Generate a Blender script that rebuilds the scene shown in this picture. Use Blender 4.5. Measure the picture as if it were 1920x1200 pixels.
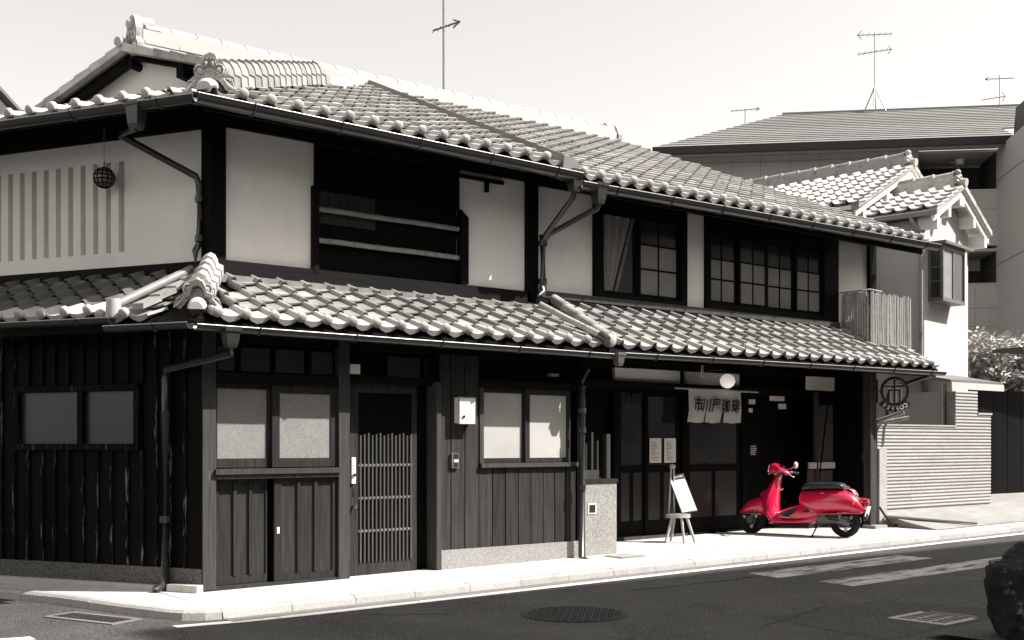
import bpy, bmesh, math, random
from mathutils import Vector, Matrix
from math import sin, cos, pi, radians, sqrt, atan, atan2, tan
random.seed(7)
S = bpy.context.scene
for o in list(bpy.data.objects): bpy.data.objects.remove(o)

# ------------------------------------------------------------------ camera, sky, sun
FPX, YH = 2150.0, 832.0
TH = atan((3678 - 960) / FPX)
CAMLOC = Vector((-4.222, -9.84, 1.346))
cd = bpy.data.cameras.new('camera'); cam = bpy.data.objects.new('camera', cd); S.collection.objects.link(cam)
cam.location = CAMLOC
cam.rotation_euler = (pi / 2, 0, TH - pi / 2)
cd.sensor_fit = 'HORIZONTAL'; cd.sensor_width = 36.0
cd.lens = 36.0 * FPX / 1920
cd.shift_x = 0.0; cd.shift_y = (YH - 600) / 1920
cd.clip_start = 0.1; cd.clip_end = 3000
S.camera = cam

SUN = Vector((0.95, -1.0, 1.46)).normalized()
sun_el = math.asin(SUN.z); sun_az = atan2(SUN.x, SUN.y)
w = bpy.data.worlds.new('World'); S.world = w; w.use_nodes = True
nt = w.node_tree; nt.nodes.clear()
sky = nt.nodes.new('ShaderNodeTexSky'); sky.sky_type = 'NISHITA'; sky.sun_disc = False
sky.sun_elevation = sun_el; sky.sun_rotation = sun_az
sky.air_density = 1.0; sky.dust_density = 2.5; sky.ozone_density = 1.0
bw = nt.nodes.new('ShaderNodeRGBToBW')
mul = nt.nodes.new('ShaderNodeMath'); mul.operation = 'MULTIPLY_ADD'; mul.inputs[1].default_value = 1.0; mul.inputs[2].default_value = 0.45
tint = nt.nodes.new('ShaderNodeVectorMath'); tint.operation = 'SCALE'; tint.inputs[0].default_value = (1.0, 0.972, 0.93)
bg = nt.nodes.new('ShaderNodeBackground'); bg.inputs['Strength'].default_value = 0.15
ow = nt.nodes.new('ShaderNodeOutputWorld')
nt.links.new(sky.outputs[0], bw.inputs[0]); nt.links.new(bw.outputs[0], mul.inputs[0])
nt.links.new(mul.outputs[0], tint.inputs['Scale']); nt.links.new(tint.outputs[0], bg.inputs['Color'])
nt.links.new(bg.outputs[0], ow.inputs[0])
sl = bpy.data.lights.new('sun', 'SUN'); sl.energy = 5.0; sl.angle = radians(0.5); sl.color = (1.0, 0.965, 0.92)
so = bpy.data.objects.new('sun', sl); S.collection.objects.link(so)
so.rotation_euler = (-SUN).to_track_quat('-Z', 'Y').to_euler(); so.location = (20, -20, 30)
S.view_settings.view_transform = 'Standard'; S.view_settings.look = 'None'
S.view_settings.exposure = 1.1; S.view_settings.gamma = 1.0; S.view_settings.use_curve_mapping = False
S.cycles.max_bounces = 6

# ------------------------------------------------------------------ materials
def tn(v): return (v, v * 0.965, v * 0.92, 1)
def mat(name, v, rough=.75, var=.2, scale=6, stretch=(1, 1, 1), bump=.15, bscale=None, spec=.3, metal=0, obj=.12,
        speck=None, col=None, wear=None, coat=0, detail=6):
    m = bpy.data.materials.new(name); m.use_nodes = True
    n = m.node_tree; N = n.nodes; L = n.links; b = N['Principled BSDF']
    b.inputs['Roughness'].default_value = rough; b.inputs['Metallic'].default_value = metal
    b.inputs['Specular IOR Level'].default_value = spec; b.inputs['Coat Weight'].default_value = coat
    b.inputs['Coat Roughness'].default_value = 0.05
    tc = N.new('ShaderNodeTexCoord'); mp = N.new('ShaderNodeMapping'); mp.inputs['Scale'].default_value = stretch
    oi = N.new('ShaderNodeObjectInfo')
    ad = N.new('ShaderNodeVectorMath'); ad.operation = 'ADD'
    cmb = N.new('ShaderNodeVectorMath'); cmb.operation = 'SCALE'; cmb.inputs[0].default_value = (37, 19, 53)
    L.new(oi.outputs['Random'], cmb.inputs['Scale']); L.new(tc.outputs['Object'], ad.inputs[0]); L.new(cmb.outputs[0], ad.inputs[1])
    L.new(ad.outputs[0], mp.inputs[0])
    nz = N.new('ShaderNodeTexNoise'); nz.inputs['Scale'].default_value = scale; nz.inputs['Detail'].default_value = detail
    nz.inputs['Roughness'].default_value = .62
    L.new(mp.outputs[0], nz.inputs['Vector'])
    mr = N.new('ShaderNodeMapRange'); mr.inputs[1].default_value = .25; mr.inputs[2].default_value = .75
    mr.inputs[3].default_value = 1 - var; mr.inputs[4].default_value = 1 + var
    L.new(nz.outputs['Fac'], mr.inputs[0])
    r2 = N.new('ShaderNodeMapRange'); r2.inputs[3].default_value = 1 - obj; r2.inputs[4].default_value = 1 + obj
    L.new(oi.outputs['Random'], r2.inputs[0])
    mu = N.new('ShaderNodeMath'); mu.operation = 'MULTIPLY'; L.new(mr.outputs[0], mu.inputs[0]); L.new(r2.outputs[0], mu.inputs[1])
    fac = mu.outputs[0]
    if speck:
        n2 = N.new('ShaderNodeTexNoise'); n2.inputs['Scale'].default_value = speck[0]; n2.inputs['Detail'].default_value = 2
        L.new(ad.outputs[0], n2.inputs['Vector'])
        m2 = N.new('ShaderNodeMapRange'); m2.inputs[1].default_value = .38; m2.inputs[2].default_value = .66
        m2.inputs[3].default_value = 1 - speck[1]; m2.inputs[4].default_value = 1 + speck[1]
        L.new(n2.outputs['Fac'], m2.inputs[0])
        mm = N.new('ShaderNodeMath'); mm.operation = 'MULTIPLY'; L.new(fac, mm.inputs[0]); L.new(m2.outputs[0], mm.inputs[1]); fac = mm.outputs[0]
    sc = N.new('ShaderNodeVectorMath'); sc.operation = 'SCALE'
    base = col if col else tn(v)
    sc.inputs[0].default_value = base[:3]; L.new(fac, sc.inputs['Scale'])
    outc = sc.outputs[0]
    if wear:   # (value, noise scale, stretch, low, high): paint worn off to lighter wood, stains
        mp3 = N.new('ShaderNodeMapping'); mp3.inputs['Scale'].default_value = wear[2]; L.new(ad.outputs[0], mp3.inputs[0])
        n3 = N.new('ShaderNodeTexNoise'); n3.inputs['Scale'].default_value = wear[1]; n3.inputs['Detail'].default_value = 8
        n3.inputs['Roughness'].default_value = .7
        L.new(mp3.outputs[0], n3.inputs['Vector'])
        m3 = N.new('ShaderNodeMapRange'); m3.inputs[1].default_value = wear[3]; m3.inputs[2].default_value = wear[4]
        L.new(n3.outputs['Fac'], m3.inputs[0])
        mx = N.new('ShaderNodeMix'); mx.data_type = 'RGBA'; L.new(m3.outputs[0], mx.inputs['Factor'])
        L.new(outc, mx.inputs[6]); mx.inputs[7].default_value = tn(wear[0]); outc = mx.outputs[2]
    L.new(outc, b.inputs['Base Color'])
    if bump:
        bp = N.new('ShaderNodeBump'); bp.inputs['Strength'].default_value = bump; bp.inputs['Distance'].default_value = .01
        if bscale:
            nb = N.new('ShaderNodeTexNoise'); nb.inputs['Scale'].default_value = bscale; nb.inputs['Detail'].default_value = 4
            L.new(mp.outputs[0], nb.inputs['Vector']); L.new(nb.outputs['Fac'], bp.inputs['Height'])
        else: L.new(nz.outputs['Fac'], bp.inputs['Height'])
        L.new(bp.outputs[0], b.inputs['Normal'])
    return m
WS = (22, 22, 1.2)
M = dict(
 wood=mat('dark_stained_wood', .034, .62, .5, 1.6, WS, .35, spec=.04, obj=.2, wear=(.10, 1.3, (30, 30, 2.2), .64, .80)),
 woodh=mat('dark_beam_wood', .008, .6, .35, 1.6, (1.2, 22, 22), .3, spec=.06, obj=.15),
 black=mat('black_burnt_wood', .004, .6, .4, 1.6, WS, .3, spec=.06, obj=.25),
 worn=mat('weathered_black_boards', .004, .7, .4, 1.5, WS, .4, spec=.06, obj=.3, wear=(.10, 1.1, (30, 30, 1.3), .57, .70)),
 frame=mat('grey_brown_timber', .052, .65, .35, 1.5, WS, .35, spec=.04, obj=.12, wear=(.2, 1.2, (30, 30, 2.0), .64, .8)),
 framedk=mat('dark_door_timber', .030, .6, .45, 1.5, WS, .3, spec=.04, obj=.15, wear=(.08, 1.2, (30, 30, 2.0), .68, .8)),
 rail=mat('worn_lattice_rail', .15, .7, .3, 3, bump=.1), slat=mat('worn_lattice_slat', .068, .7, .3, 1.5, WS, .2, spec=.04),
 wornb=mat('worn_black_battens', .004, .7, .4, 1.5, WS, .4, spec=.06, obj=.3, wear=(.13, 2.2, (14, 14, 1.6), .56, .62)),
 plaster=mat('white_lime_plaster', .82, .9, .05, 2.2, (1, 1, 1), .12, 30, spec=.1, obj=.0, speck=(150, .07), wear=(.68, 1.3, (1.5, 1.5, .6), .52, .85)),
 tile=mat('silver_roof_tile', .34, .42, .22, 5, (1, 1, 1), .12, spec=.5, obj=.3, wear=(.09, 7, (1, 1, 1), .54, .72)),
 tileb=mat('pale_roof_tile', .27, .42, .16, 5, (1, 1, 1), .12, spec=.5, obj=.28, wear=(.09, 7, (1, 1, 1), .56, .72)),
 tiled=mat('dark_roof_tile', .09, .5, .3, 5, (1, 1, 1), .12, spec=.4, obj=.2),
 eave=mat('bright_eave_tile', .40, .4, .12, 6, (1, 1, 1), .1, spec=.5, obj=.12, wear=(.25, 10, (1, 1, 1), .6, .8)),
 ridgew=mat('white_plastered_ridge', .37, .8, .06, 4, (1, 1, 1), .1, spec=.2, obj=.05, wear=(.35, 5, (1, 1, 3), .66, .78)),
 mortar=mat('grey_mortar', .17, .95, .4, 9, (1, 1, 1), .5, obj=.0),
 gutter=mat('brown_gutter_metal', .028, .28, .25, 3, (1, 1, 1), .05, spec=.6, obj=.05),
 metal=mat('grey_metal', .3, .35, .15, 5, metal=.8, bump=.03),
 flash=mat('grey_flashing_metal', .13, .5, .2, 3, metal=.2, bump=.05, wear=(.25, 2, (1, 1, 1), .6, .8)),
 asphalt=mat('asphalt', .062, .9, .25, .7, bump=.7, bscale=90, speck=(75, .6), obj=0, spec=.2, wear=(.085, 1.3, (1, 1, 1), .5, .8)),
 asphalt2=mat('patched_asphalt', .05, .9, .25, .9, bump=.7, bscale=90, speck=(70, .6), obj=0, spec=.2),
 apron=mat('worn_apron_concrete', .24, .9, .2, 2, bump=.4, bscale=50, speck=(90, .12), obj=0, wear=(.17, 2, (1, 2.5, 1), .5, .75)),
 gutterc=mat('grey_gutter_concrete', .15, .9, .2, 4, bump=.4, bscale=60, speck=(90, .2), obj=0, wear=(.10, 3, (1, 1, 1), .52, .75)),
 concrete=mat('pale_concrete', .42, .9, .12, 1.6, bump=.3, bscale=60, speck=(120, .1), obj=.06, wear=(.26, 2.2, (1, 1, 1), .55, .8)),
 kerb=mat('kerb_concrete', .32, .9, .2, 4, bump=.4, bscale=50, speck=(90, .15), obj=.1, wear=(.18, 4, (1, 1, 1), .52, .75)),
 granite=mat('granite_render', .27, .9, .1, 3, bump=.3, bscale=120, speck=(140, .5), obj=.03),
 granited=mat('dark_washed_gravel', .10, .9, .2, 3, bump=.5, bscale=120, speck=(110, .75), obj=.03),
 paint=mat('road_paint', .62, .8, .1, 5, bump=.2, bscale=120, obj=.0, speck=(120, .12), wear=(.07, 5, (1, 1, 1), .58, .72)),
 paintw=mat('worn_road_paint', .42, .85, .2, 5, bump=.3, bscale=120, obj=.0, speck=(140, .3), wear=(.05, 3.5, (.6, 3, 1), .46, .60)),
 iron=mat('cast_iron', .025, .55, .3, 9, bump=.3, bscale=40, spec=.5, obj=.1),
 frost=mat('frosted_glass', .22, .35, .1, 5, bump=.4, bscale=180, spec=.5, obj=.03, speck=(160, .35)),
 frostw=mat('white_curtained_glass', .42, .25, .12, 2, bump=.1, bscale=100, spec=.5, obj=.03),
 pane=mat('dim_shoji_glass', .20, .3, .2, 2.2, bump=.05, spec=.5, obj=.12),
 dpane=mat('dark_window_glass', .022, .12, .3, 3, bump=.02, spec=.6, obj=.3),
 gpane=mat('grey_transom_glass', .022, .3, .25, 4, bump=.1, spec=.5, obj=.2),
 curtain=mat('net_curtain', .20, .9, .35, 3, (14, 14, .7), .2, obj=.1),
 bamboo=mat('grey_bamboo', .30, .55, .25, 3, (4, 4, 4), .1, obj=.25, wear=(.12, 3, (5, 5, 2), .6, .8)),
 bambood=mat('brown_bamboo', .2, .5, .3, 3, (3, 3, 3), .1, obj=.2, wear=(.05, 4, (3, 3, 3), .55, .8)),
 white=mat('white_enamel', .75, .3, .03, 4, bump=.02, spec=.5, obj=.02),
 paper=mat('white_paper', .70, .9, .04, 8, bump=.05, obj=.04),
 ink=mat('black_ink', .012, .8, .2, 8, bump=.0, obj=.0),
 cloth=mat('bleached_linen', .62, .95, .07, 40, (1, 1, 2), .3, bscale=400, spec=.1, obj=.02),
 blackm=mat('black_iron', .015, .45, .2, 8, bump=.05, spec=.5),
 lamp=mat('opal_glass_globe', .78, .3, .02, 3, bump=0, spec=.5), globe=mat('lit_opal_globe', .78, .3, .02, 3, bump=0, spec=.5),
 pinew=mat('pale_pine', .38, .7, .25, 1.5, WS, .2, obj=.12),
 board=mat('dark_board', .06, .5, .3, 6, bump=.1),
 stucco=mat('pale_stucco', .45, .9, .06, 2, bump=.2, bscale=70, spec=.1, obj=0),
 whitet=mat('white_painted_timber', .74, .6, .05, 3, bump=.05),
 apt=mat('grey_tile_cladding', .40, .7, .06, 3, bump=.1, bscale=60, obj=.02),
 aptd=mat('dark_balcony_shade', .035, .8, .2, 2, bump=.05),
 aptl=mat('balcony_soffit', .42, .8, .05, 2, bump=.05),
 croof=mat('ribbed_metal_roof', .20, .45, .15, 4, (.5, 3, 3), .05, spec=.5, obj=.1),
 fascia=mat('dark_fascia', .022, .5, .15, 4, bump=.03),
 course=mat('white_split_face_tile', .32, .8, .12, 5, (1, 3, 3), .3, spec=.25, obj=.08, wear=(.24, 5, (1, 2, 2), .6, .8)),
 brownwall=mat('brown_render', .30, .9, .1, 3, bump=.1),
 fence=mat('dark_metal_fence', .006, .5, .2, 4, bump=.05, spec=.04),
 rock=mat('dark_lichened_rock', .022, .9, .5, 5, bump=1.0, bscale=12, wear=(.16, 9, (1, 1, 1), .58, .68)),
 trunk=mat('tree_bark', .06, .9, .3, 9, (3, 3, 1), .5),
 leaf=mat('pale_maple_leaves', .42, .6, .45, 3, bump=0, spec=.35, obj=0),
 leafd=mat('dark_leaves', .05, .6, .4, 3, bump=0, spec=.3, obj=0),
 red=mat('red_scooter_paint', .5, .22, .03, 3, bump=0, spec=.5, obj=0, coat=.8, col=(.58, .008, .055, 1)),
 rubber=mat('black_rubber', .012, .75, .2, 30, bump=.1, obj=.0, col=(.012, .012, .013, 1)),
 seatm=mat('black_vinyl_seat', .016, .35, .15, 60, bump=.08, bscale=300, spec=.5, obj=0, col=(.015, .016, .02, 1)),
 chrome=mat('chrome', .7, .12, .03, 3, bump=0, metal=1, obj=0, col=(.75, .74, .72, 1)),
 engine=mat('grey_cast_engine', .12, .5, .3, 14, bump=.2, metal=.3, obj=0),
 under=mat('black_plastic_underside', .015, .6, .2, 8, bump=.05, obj=0),
 orange=mat('orange_lens', .5, .15, .05, 8, bump=0, coat=.5, obj=0, col=(.9, .16, .01, 1)),
 redlens=mat('red_lens', .5, .12, .05, 8, bump=0, coat=.5, obj=0, col=(.35, .004, .012, 1)),
 mirror=mat('mirror_glass', .7, .15, .02, 3, bump=0, metal=.6, obj=0, col=(.7, .7, .66, 1)),
 plate=mat('white_number_plate', .7, .4, .03, 3, bump=0, obj=0),
)

# ------------------------------------------------------------------ mesh helpers
WL = {}     # world location of every empty / object by name (no rotations except where stated)
class MB:
    def __init__(s, m=None): s.v = []; s.f = []; s.m = m; s.sm = []
    def add(s, vs, fs, smooth=False):
        k = len(s.v)
        for p in vs:
            p = Vector(p); s.v.append(s.m @ p if s.m else p)
        for f in fs: s.f.append(tuple(i + k for i in f)); s.sm.append(smooth)
        return s
    def box(s, x0, x1, y0, y1, z0, z1):
        if x0 > x1: x0, x1 = x1, x0
        if y0 > y1: y0, y1 = y1, y0
        if z0 > z1: z0, z1 = z1, z0
        return s.add([(x0,y0,z0),(x1,y0,z0),(x1,y1,z0),(x0,y1,z0),(x0,y0,z1),(x1,y0,z1),(x1,y1,z1),(x0,y1,z1)],
              [(0,3,2,1),(4,5,6,7),(0,1,5,4),(1,2,6,5),(2,3,7,6),(3,0,4,7)])
    def prism(s, poly, d):          # poly of 3-D points, extruded by vector d
        n = len(poly); d = Vector(d); P = [Vector(p) for p in poly]
        return s.add(P + [p + d for p in P], [tuple(range(n))[::-1], tuple(range(n, 2*n))] + [(i, (i+1) % n, n+(i+1) % n, n+i) for i in range(n)])
    def tube(s, pts, r, seg=8, cap=True, smooth=True):
        P = [Vector(p) for p in pts]; n = len(P)
        rs = r if isinstance(r, (list, tuple)) else [r]*n
        vs = []; fs = []
        for i, p in enumerate(P):
            t = (P[min(i+1, n-1)] - P[max(i-1, 0)]).normalized()
            a = t.cross(Vector((0, 0, 1)))
            if a.length < 1e-3: a = t.cross(Vector((1, 0, 0)))
            a.normalize(); b = t.cross(a).normalized()
            for k in range(seg):
                an = 2*pi*k/seg; vs.append(p + (a*cos(an) + b*sin(an))*rs[i])
        for i in range(n-1):
            for k in range(seg):
                k2 = (k+1) % seg; fs.append((i*seg+k, i*seg+k2, (i+1)*seg+k2, (i+1)*seg+k))
        s.add(vs, fs, smooth)
        if cap: s.add(vs[:seg], [tuple(range(seg))]); s.add(vs[-seg:], [tuple(range(seg))[::-1]])
        return s
    def loft(s, secs, smooth=True, closed=True, cap=True):
        n = len(secs[0]); vs = [p for sc in secs for p in sc]; fs = []
        for i in range(len(secs)-1):
            for k in range(n if closed else n-1):
                k2 = (k+1) % n; fs.append((i*n+k, i*n+k2, (i+1)*n+k2, (i+1)*n+k))
        s.add(vs, fs, smooth)
        if cap and closed: s.add(secs[0], [tuple(range(n))[::-1]]); s.add(secs[-1], [tuple(range(n))])
        return s
    def ball(s, c, r, seg=12, rings=8, sc=(1, 1, 1), smooth=True):
        c = Vector(c); vs = []; fs = []
        for i in range(rings+1):
            ph = pi*i/rings
            for k in range(seg):
                a = 2*pi*k/seg
                vs.append(c + Vector((sin(ph)*cos(a)*sc[0], sin(ph)*sin(a)*sc[1], cos(ph)*sc[2]))*r)
        for i in range(rings):
            for k in range(seg):
                k2 = (k+1) % seg; fs.append((i*seg+k, (i+1)*seg+k, (i+1)*seg+k2, i*seg+k2))
        return s.add(vs, fs, smooth)
    def ring(s, c, ax, R, r, seg=24, rs=8, a0=0, a1=2*pi):      # torus / arc around axis ax
        c = Vector(c); ax = Vector(ax).normalized()
        u = ax.cross(Vector((0, 0, 1)))
        if u.length < 1e-3: u = Vector((1, 0, 0))
        u.normalize(); v = ax.cross(u)
        full = abs(a1-a0-2*pi) < 1e-4; n = seg if full else seg+1
        vs = []; fs = []
        for i in range(n):
            a = a0+(a1-a0)*i/seg; d = u*cos(a)+v*sin(a)
            for k in range(rs):
                b = 2*pi*k/rs; vs.append(c + d*(R+r*cos(b)) + ax*(r*sin(b)))
        for i in range(seg):
            j = (i+1) % n
            for k in range(rs):
                k2 = (k+1) % rs; fs.append((i*rs+k, j*rs+k, j*rs+k2, i*rs+k2))
        return s.add(vs, fs, True)
    def disc(s, c, ax, r, h, seg=24):
        c = Vector(c); ax = Vector(ax).normalized(); return s.tube([c - ax*h/2, c + ax*h/2], r, seg)
    def mesh(s, name, m, center=None, fixn=True):
        me = bpy.data.meshes.new(name)
        c = Vector(center) if center is not None else Vector((0, 0, 0))
        me.from_pydata([p - c for p in s.v], [], s.f)
        if any(s.sm): me.polygons.foreach_set('use_smooth', s.sm)
        if fixn:
            b = bmesh.new(); b.from_mesh(me); bmesh.ops.recalc_face_normals(b, faces=b.faces); b.to_mesh(me); b.free()
        me.materials.append(m); return me
    def build(s, name, m, parent=None, local=False, fixn=True, **k):
        lo = Vector([min(p[i] for p in s.v) for i in range(3)]); hi = Vector([max(p[i] for p in s.v) for i in range(3)])
        c = (lo+hi)/2
        if parent is None: c.z = lo.z
        o = bpy.data.objects.new(name, s.mesh(name, m, c, fixn)); S.collection.objects.link(o)
        if parent is not None:
            o.parent = parent; o.location = c - (WL[parent.name] if not local else Vector(parent.get('_lc', (0, 0, 0))))
            if local: o['_lc'] = tuple(c)
        else: o.location = c
        WL[o.name] = c
        return tag(o, **k)
def tag(o, label=None, cat=None, group=None, kind=None):
    if label: o['label'] = label
    if cat: o['category'] = cat
    if group: o['group'] = group
    if kind: o['kind'] = kind
    return o
def thing(name, label, cat, loc, group=None, rotz=0):
    o = bpy.data.objects.new(name, None); S.collection.objects.link(o); o.empty_display_size = .2
    o.location = loc; o.rotation_euler = (0, 0, rotz); WL[o.name] = Vector(loc)
    return tag(o, label, cat, group)
def put(me, name, parent, mw):      # object sharing mesh data, world matrix mw, under an unrotated parent
    o = bpy.data.objects.new(name, me); S.collection.objects.link(o)
    if parent is not None:
        o.parent = parent; o.matrix_local = Matrix.Translation(-WL[parent.name]) @ mw
    else: o.matrix_local = mw
    WL[o.name] = mw.translation.copy(); return o
def frame(o, ang):      # local x along ang, y = left normal (away), z up
    return Matrix.Translation(Vector(o)) @ Matrix.Rotation(ang, 4, 'Z')
def bx(name, m, parent, x0, x1, y0, y1, z0, z1, fm=None, **k):
    return MB(fm).box(x0, x1, y0, y1, z0, z1).build(name, m, parent, **k)
def text_mesh(body, size, m, depth=.003, shear=0, bold=0):
    c = bpy.data.curves.new('t', 'FONT'); c.body = body; c.size = size; c.extrude = depth; c.shear = shear; c.offset = bold
    c.align_x = 'CENTER'; c.align_y = 'CENTER'; c.resolution_u = 3
    o = bpy.data.objects.new('t', c); S.collection.objects.link(o); bpy.context.view_layer.update()
    me = bpy.data.meshes.new_from_object(o.evaluated_get(bpy.context.evaluated_depsgraph_get()))
    bpy.data.objects.remove(o); bpy.data.curves.remove(c); me.materials.clear(); me.materials.append(m); return me
def basis(o, x, y, z): return Matrix(((x[0], y[0], z[0], o[0]), (x[1], y[1], z[1], o[1]), (x[2], y[2], z[2], o[2]), (0, 0, 0, 1)))

AL = radians(119)
U = Vector((cos(AL), sin(AL), 0)); NL = Vector((sin(AL), -cos(AL), 0))      # left street wall: along it, and inward
LF = basis((0, 0, 0), U, NL, Vector((0, 0, 1)))                            # (s along, d inward, z); mirrored handed
def g(x): return .009*min(max(x, -3), 18)                                    # the street climbs gently to the right

# ------------------------------------------------------------------ ground
xs = [-400, -60, -20, -3, 0, 3, 6, 9, 12, 15, 18, 30, 80, 600]
def sheet(name, ys, dz, m, x=None, **k):
    mb = MB(); X = x or xs; n = len(ys); vs = [(a, b, g(a)+dz) for a in X for b in ys]
    mb.add(vs, [(i*n+j, (i+1)*n+j, (i+1)*n+j+1, i*n+j+1) for i in range(len(X)-1) for j in range(n-1)])
    return mb.build(name, m, **k)
sheet('road', [-600, -60, -20, -8, -4, -1, 2, 8, 30, 900], -.072, M['asphalt'], kind='structure')
# pavement: front strip, rounded corner, tapering strip up the side street
KX = -.30
def pave_poly():
    pts = [(40, -1.02), (KX, -1.02)]
    for a in (0, 25, 50, 75): t = radians(270-a); pts.append((KX+.05+.34*cos(t), -.68+.34*sin(t)))
    pts += [(-.72, -.30), (-1.00, .75), (-1.33, 1.62), (-2.9, 6.2), (-2.2, 6.4), (0, 0), (.2, 1.2), (40, 1.2)]
    return pts
pp = pave_poly()
mb = MB()
n = len(pp)
# front strip as grid so it follows the slope, corner as fan
X2 = [KX, 0, 2, 4, 6, 8, 10, 12, 15, 18, 40]
vs = []; fs = []
for a in X2:
    for b, dz in ((-1.02, 0), (-.3, .006), (.4, .012), (2.4, .03)): vs.append((a, b, g(a)+dz))
for i in range(len(X2)-1):
    for j in range(3): fs.append((i*4+j, (i+1)*4+j, (i+1)*4+j+1, i*4+j+1))
mb.add(vs, fs)
c0 = [(KX, 2.4, .01)] + [(p[0], p[1], g(p[0])) for p in pp[1:11]]
mb.add(c0, [(0, i, i+1) for i in range(1, len(c0)-1)])
pave = mb.build('pavement', M['concrete'], kind='structure')
# kerb stones, each its own piece
def kerb(p, q, r=.018):
    p = Vector(p); q = Vector(q); d = (q-p); L = d.length; t = d.normalized(); nrm = Vector((t.y, -t.x, 0))
    e = t*.003; a = p+e; b = q-e; jit = random.uniform(-.003, .003)
    sec = lambda o: [o+nrm*.10+Vector((0,0,-.09)), o+nrm*.085+Vector((0,0,-.015+jit)), o+nrm*.06+Vector((0,0,.006+jit)), o-nrm*.02+Vector((0,0,.008+jit)), o-nrm*.02+Vector((0,0,-.09))]
    MB().loft([sec(a), sec(b)], smooth=False).build('kerb_stone', M['kerb'], pave)
x = KX
while x < 16:
    kerb((x, -1.02, g(x)), (x+.62, -1.02, g(x+.62))); x += .62
cs = MB(); sec_ = []
for i in range(1, 7):
    p_ = Vector((pp[i][0], pp[i][1], g(pp[i][0]))); a_ = Vector(pp[max(i-1, 0 if i > 1 else 1)]); b_ = Vector(pp[i+1]); t_ = (a_-b_).normalized(); nr = Vector((t_.y, -t_.x, 0))
    sec_.append([p_+nr*.10+Vector((0,0,-.09)), p_+nr*.085+Vector((0,0,-.015)), p_+nr*.06+Vector((0,0,.006)), p_-nr*.03+Vector((0,0,.009)), p_-nr*.03+Vector((0,0,-.09))])
cs.loft(sec_, smooth=False).build('kerb_stone', M['kerb'], pave)
for i in range(6, 9):
    a, b = pp[i+1], pp[i]
    if i < 9: 
        A = Vector((pp[i+1][0], pp[i+1][1], g(pp[i+1][0]))); B = Vector((pp[i][0], pp[i][1], g(pp[i][0])))
        L = (A-B).length; k = max(1, round(L/.6))
        for j in range(k): kerb(A.lerp(B, j/k), A.lerp(B, (j+1)/k))
# pavement joints
mb = MB()
for yy in (-.62, -.1): mb.box(4.9, 16, yy-.006, yy+.006, 0, .002)
for i, p in enumerate(mb.v): p.z += g(p.x) + (.012 if p.y > -.3 else .006) + .001
mb.build('pavement_joint', M['kerb'], pave)
bx('gutter_strip', M['gutterc'], pave, KX, 16, -1.30, -1.125, -.3, -.069)
# slanting to the slope: move its right end up
for v in bpy.data.objects['gutter_strip'].data.vertices:
    if v.co.x > 0: v.co.z += g(16)
# road paint
def paint(name, poly, m, dz=.004):
    P = [(p[0], p[1], g(p[0])-.072+dz) for p in poly]; return MB().add(P, [tuple(range(len(P)))]).build(name, m, kind='structure')
mb = MB(); X3 = [-.75, -.2, .5, 2, 4, 6, 9, 12, 15, 18, 40]
vs = []
for a in X3:
    b = -1.36 if a > .3 else -1.36+.12*((.3-a))**2
    vs += [(a, b-.06, g(a)-.068), (a, b+.06, g(a)-.068)]
mb.add(vs, [(2*i, 2*i+2, 2*i+3, 2*i+1) for i in range(len(X3)-1)]); mb.build('edge_line', M['paint'], kind='structure')
paint('crossing_stripe', [(5.24, -1.90), (5.16, -2.36), (8.0, -2.36), (8.0, -1.90)], M['paintw'])
paint('crossing_stripe', [(5.24, -2.80), (5.18, -3.24), (8.8, -3.24), (8.8, -2.80)], M['paintw'])
rr = random.Random(11)
def crack(x, y, dx, dy, n, w=.012):
    mb = MB(); L_ = []; 
    for i in range(n+1):
        q = i/n; ww = w*(.3+sin(pi*q)); px_, py_ = x+dx*q, y+dy*q+rr.uniform(-.03, .03); L_.append((px_, py_-ww, ww)); 
    vs = [(a, b, g(a)-.0695) for a, b, c_ in L_]+[(a, b+2*c_, g(a)-.0695) for a, b, c_ in L_]
    mb.add(vs, [(i, i+1, n+2+i, n+1+i) for i in range(n)]); mb.build('road_crack', M['blackm'], kind='structure')
crack(3.2, -2.05, 2.1, -.1, 16); crack(.6, -1.62, .8, -.55, 9, .008); crack(2.6, -4.2, 1.4, .35, 12)
paint('road_patch', [(2.9, -5.1), (3.0, -3.9), (4.6, -3.95), (4.9, -5.1)], M['asphalt2'], .002)
# side-street stop line remains, worn
paint('worn_marking', [(-3.4, -.55), (-3.2, -.8), (-1.75, -1.1), (-1.75, -.95)], M['paint'])

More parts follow.
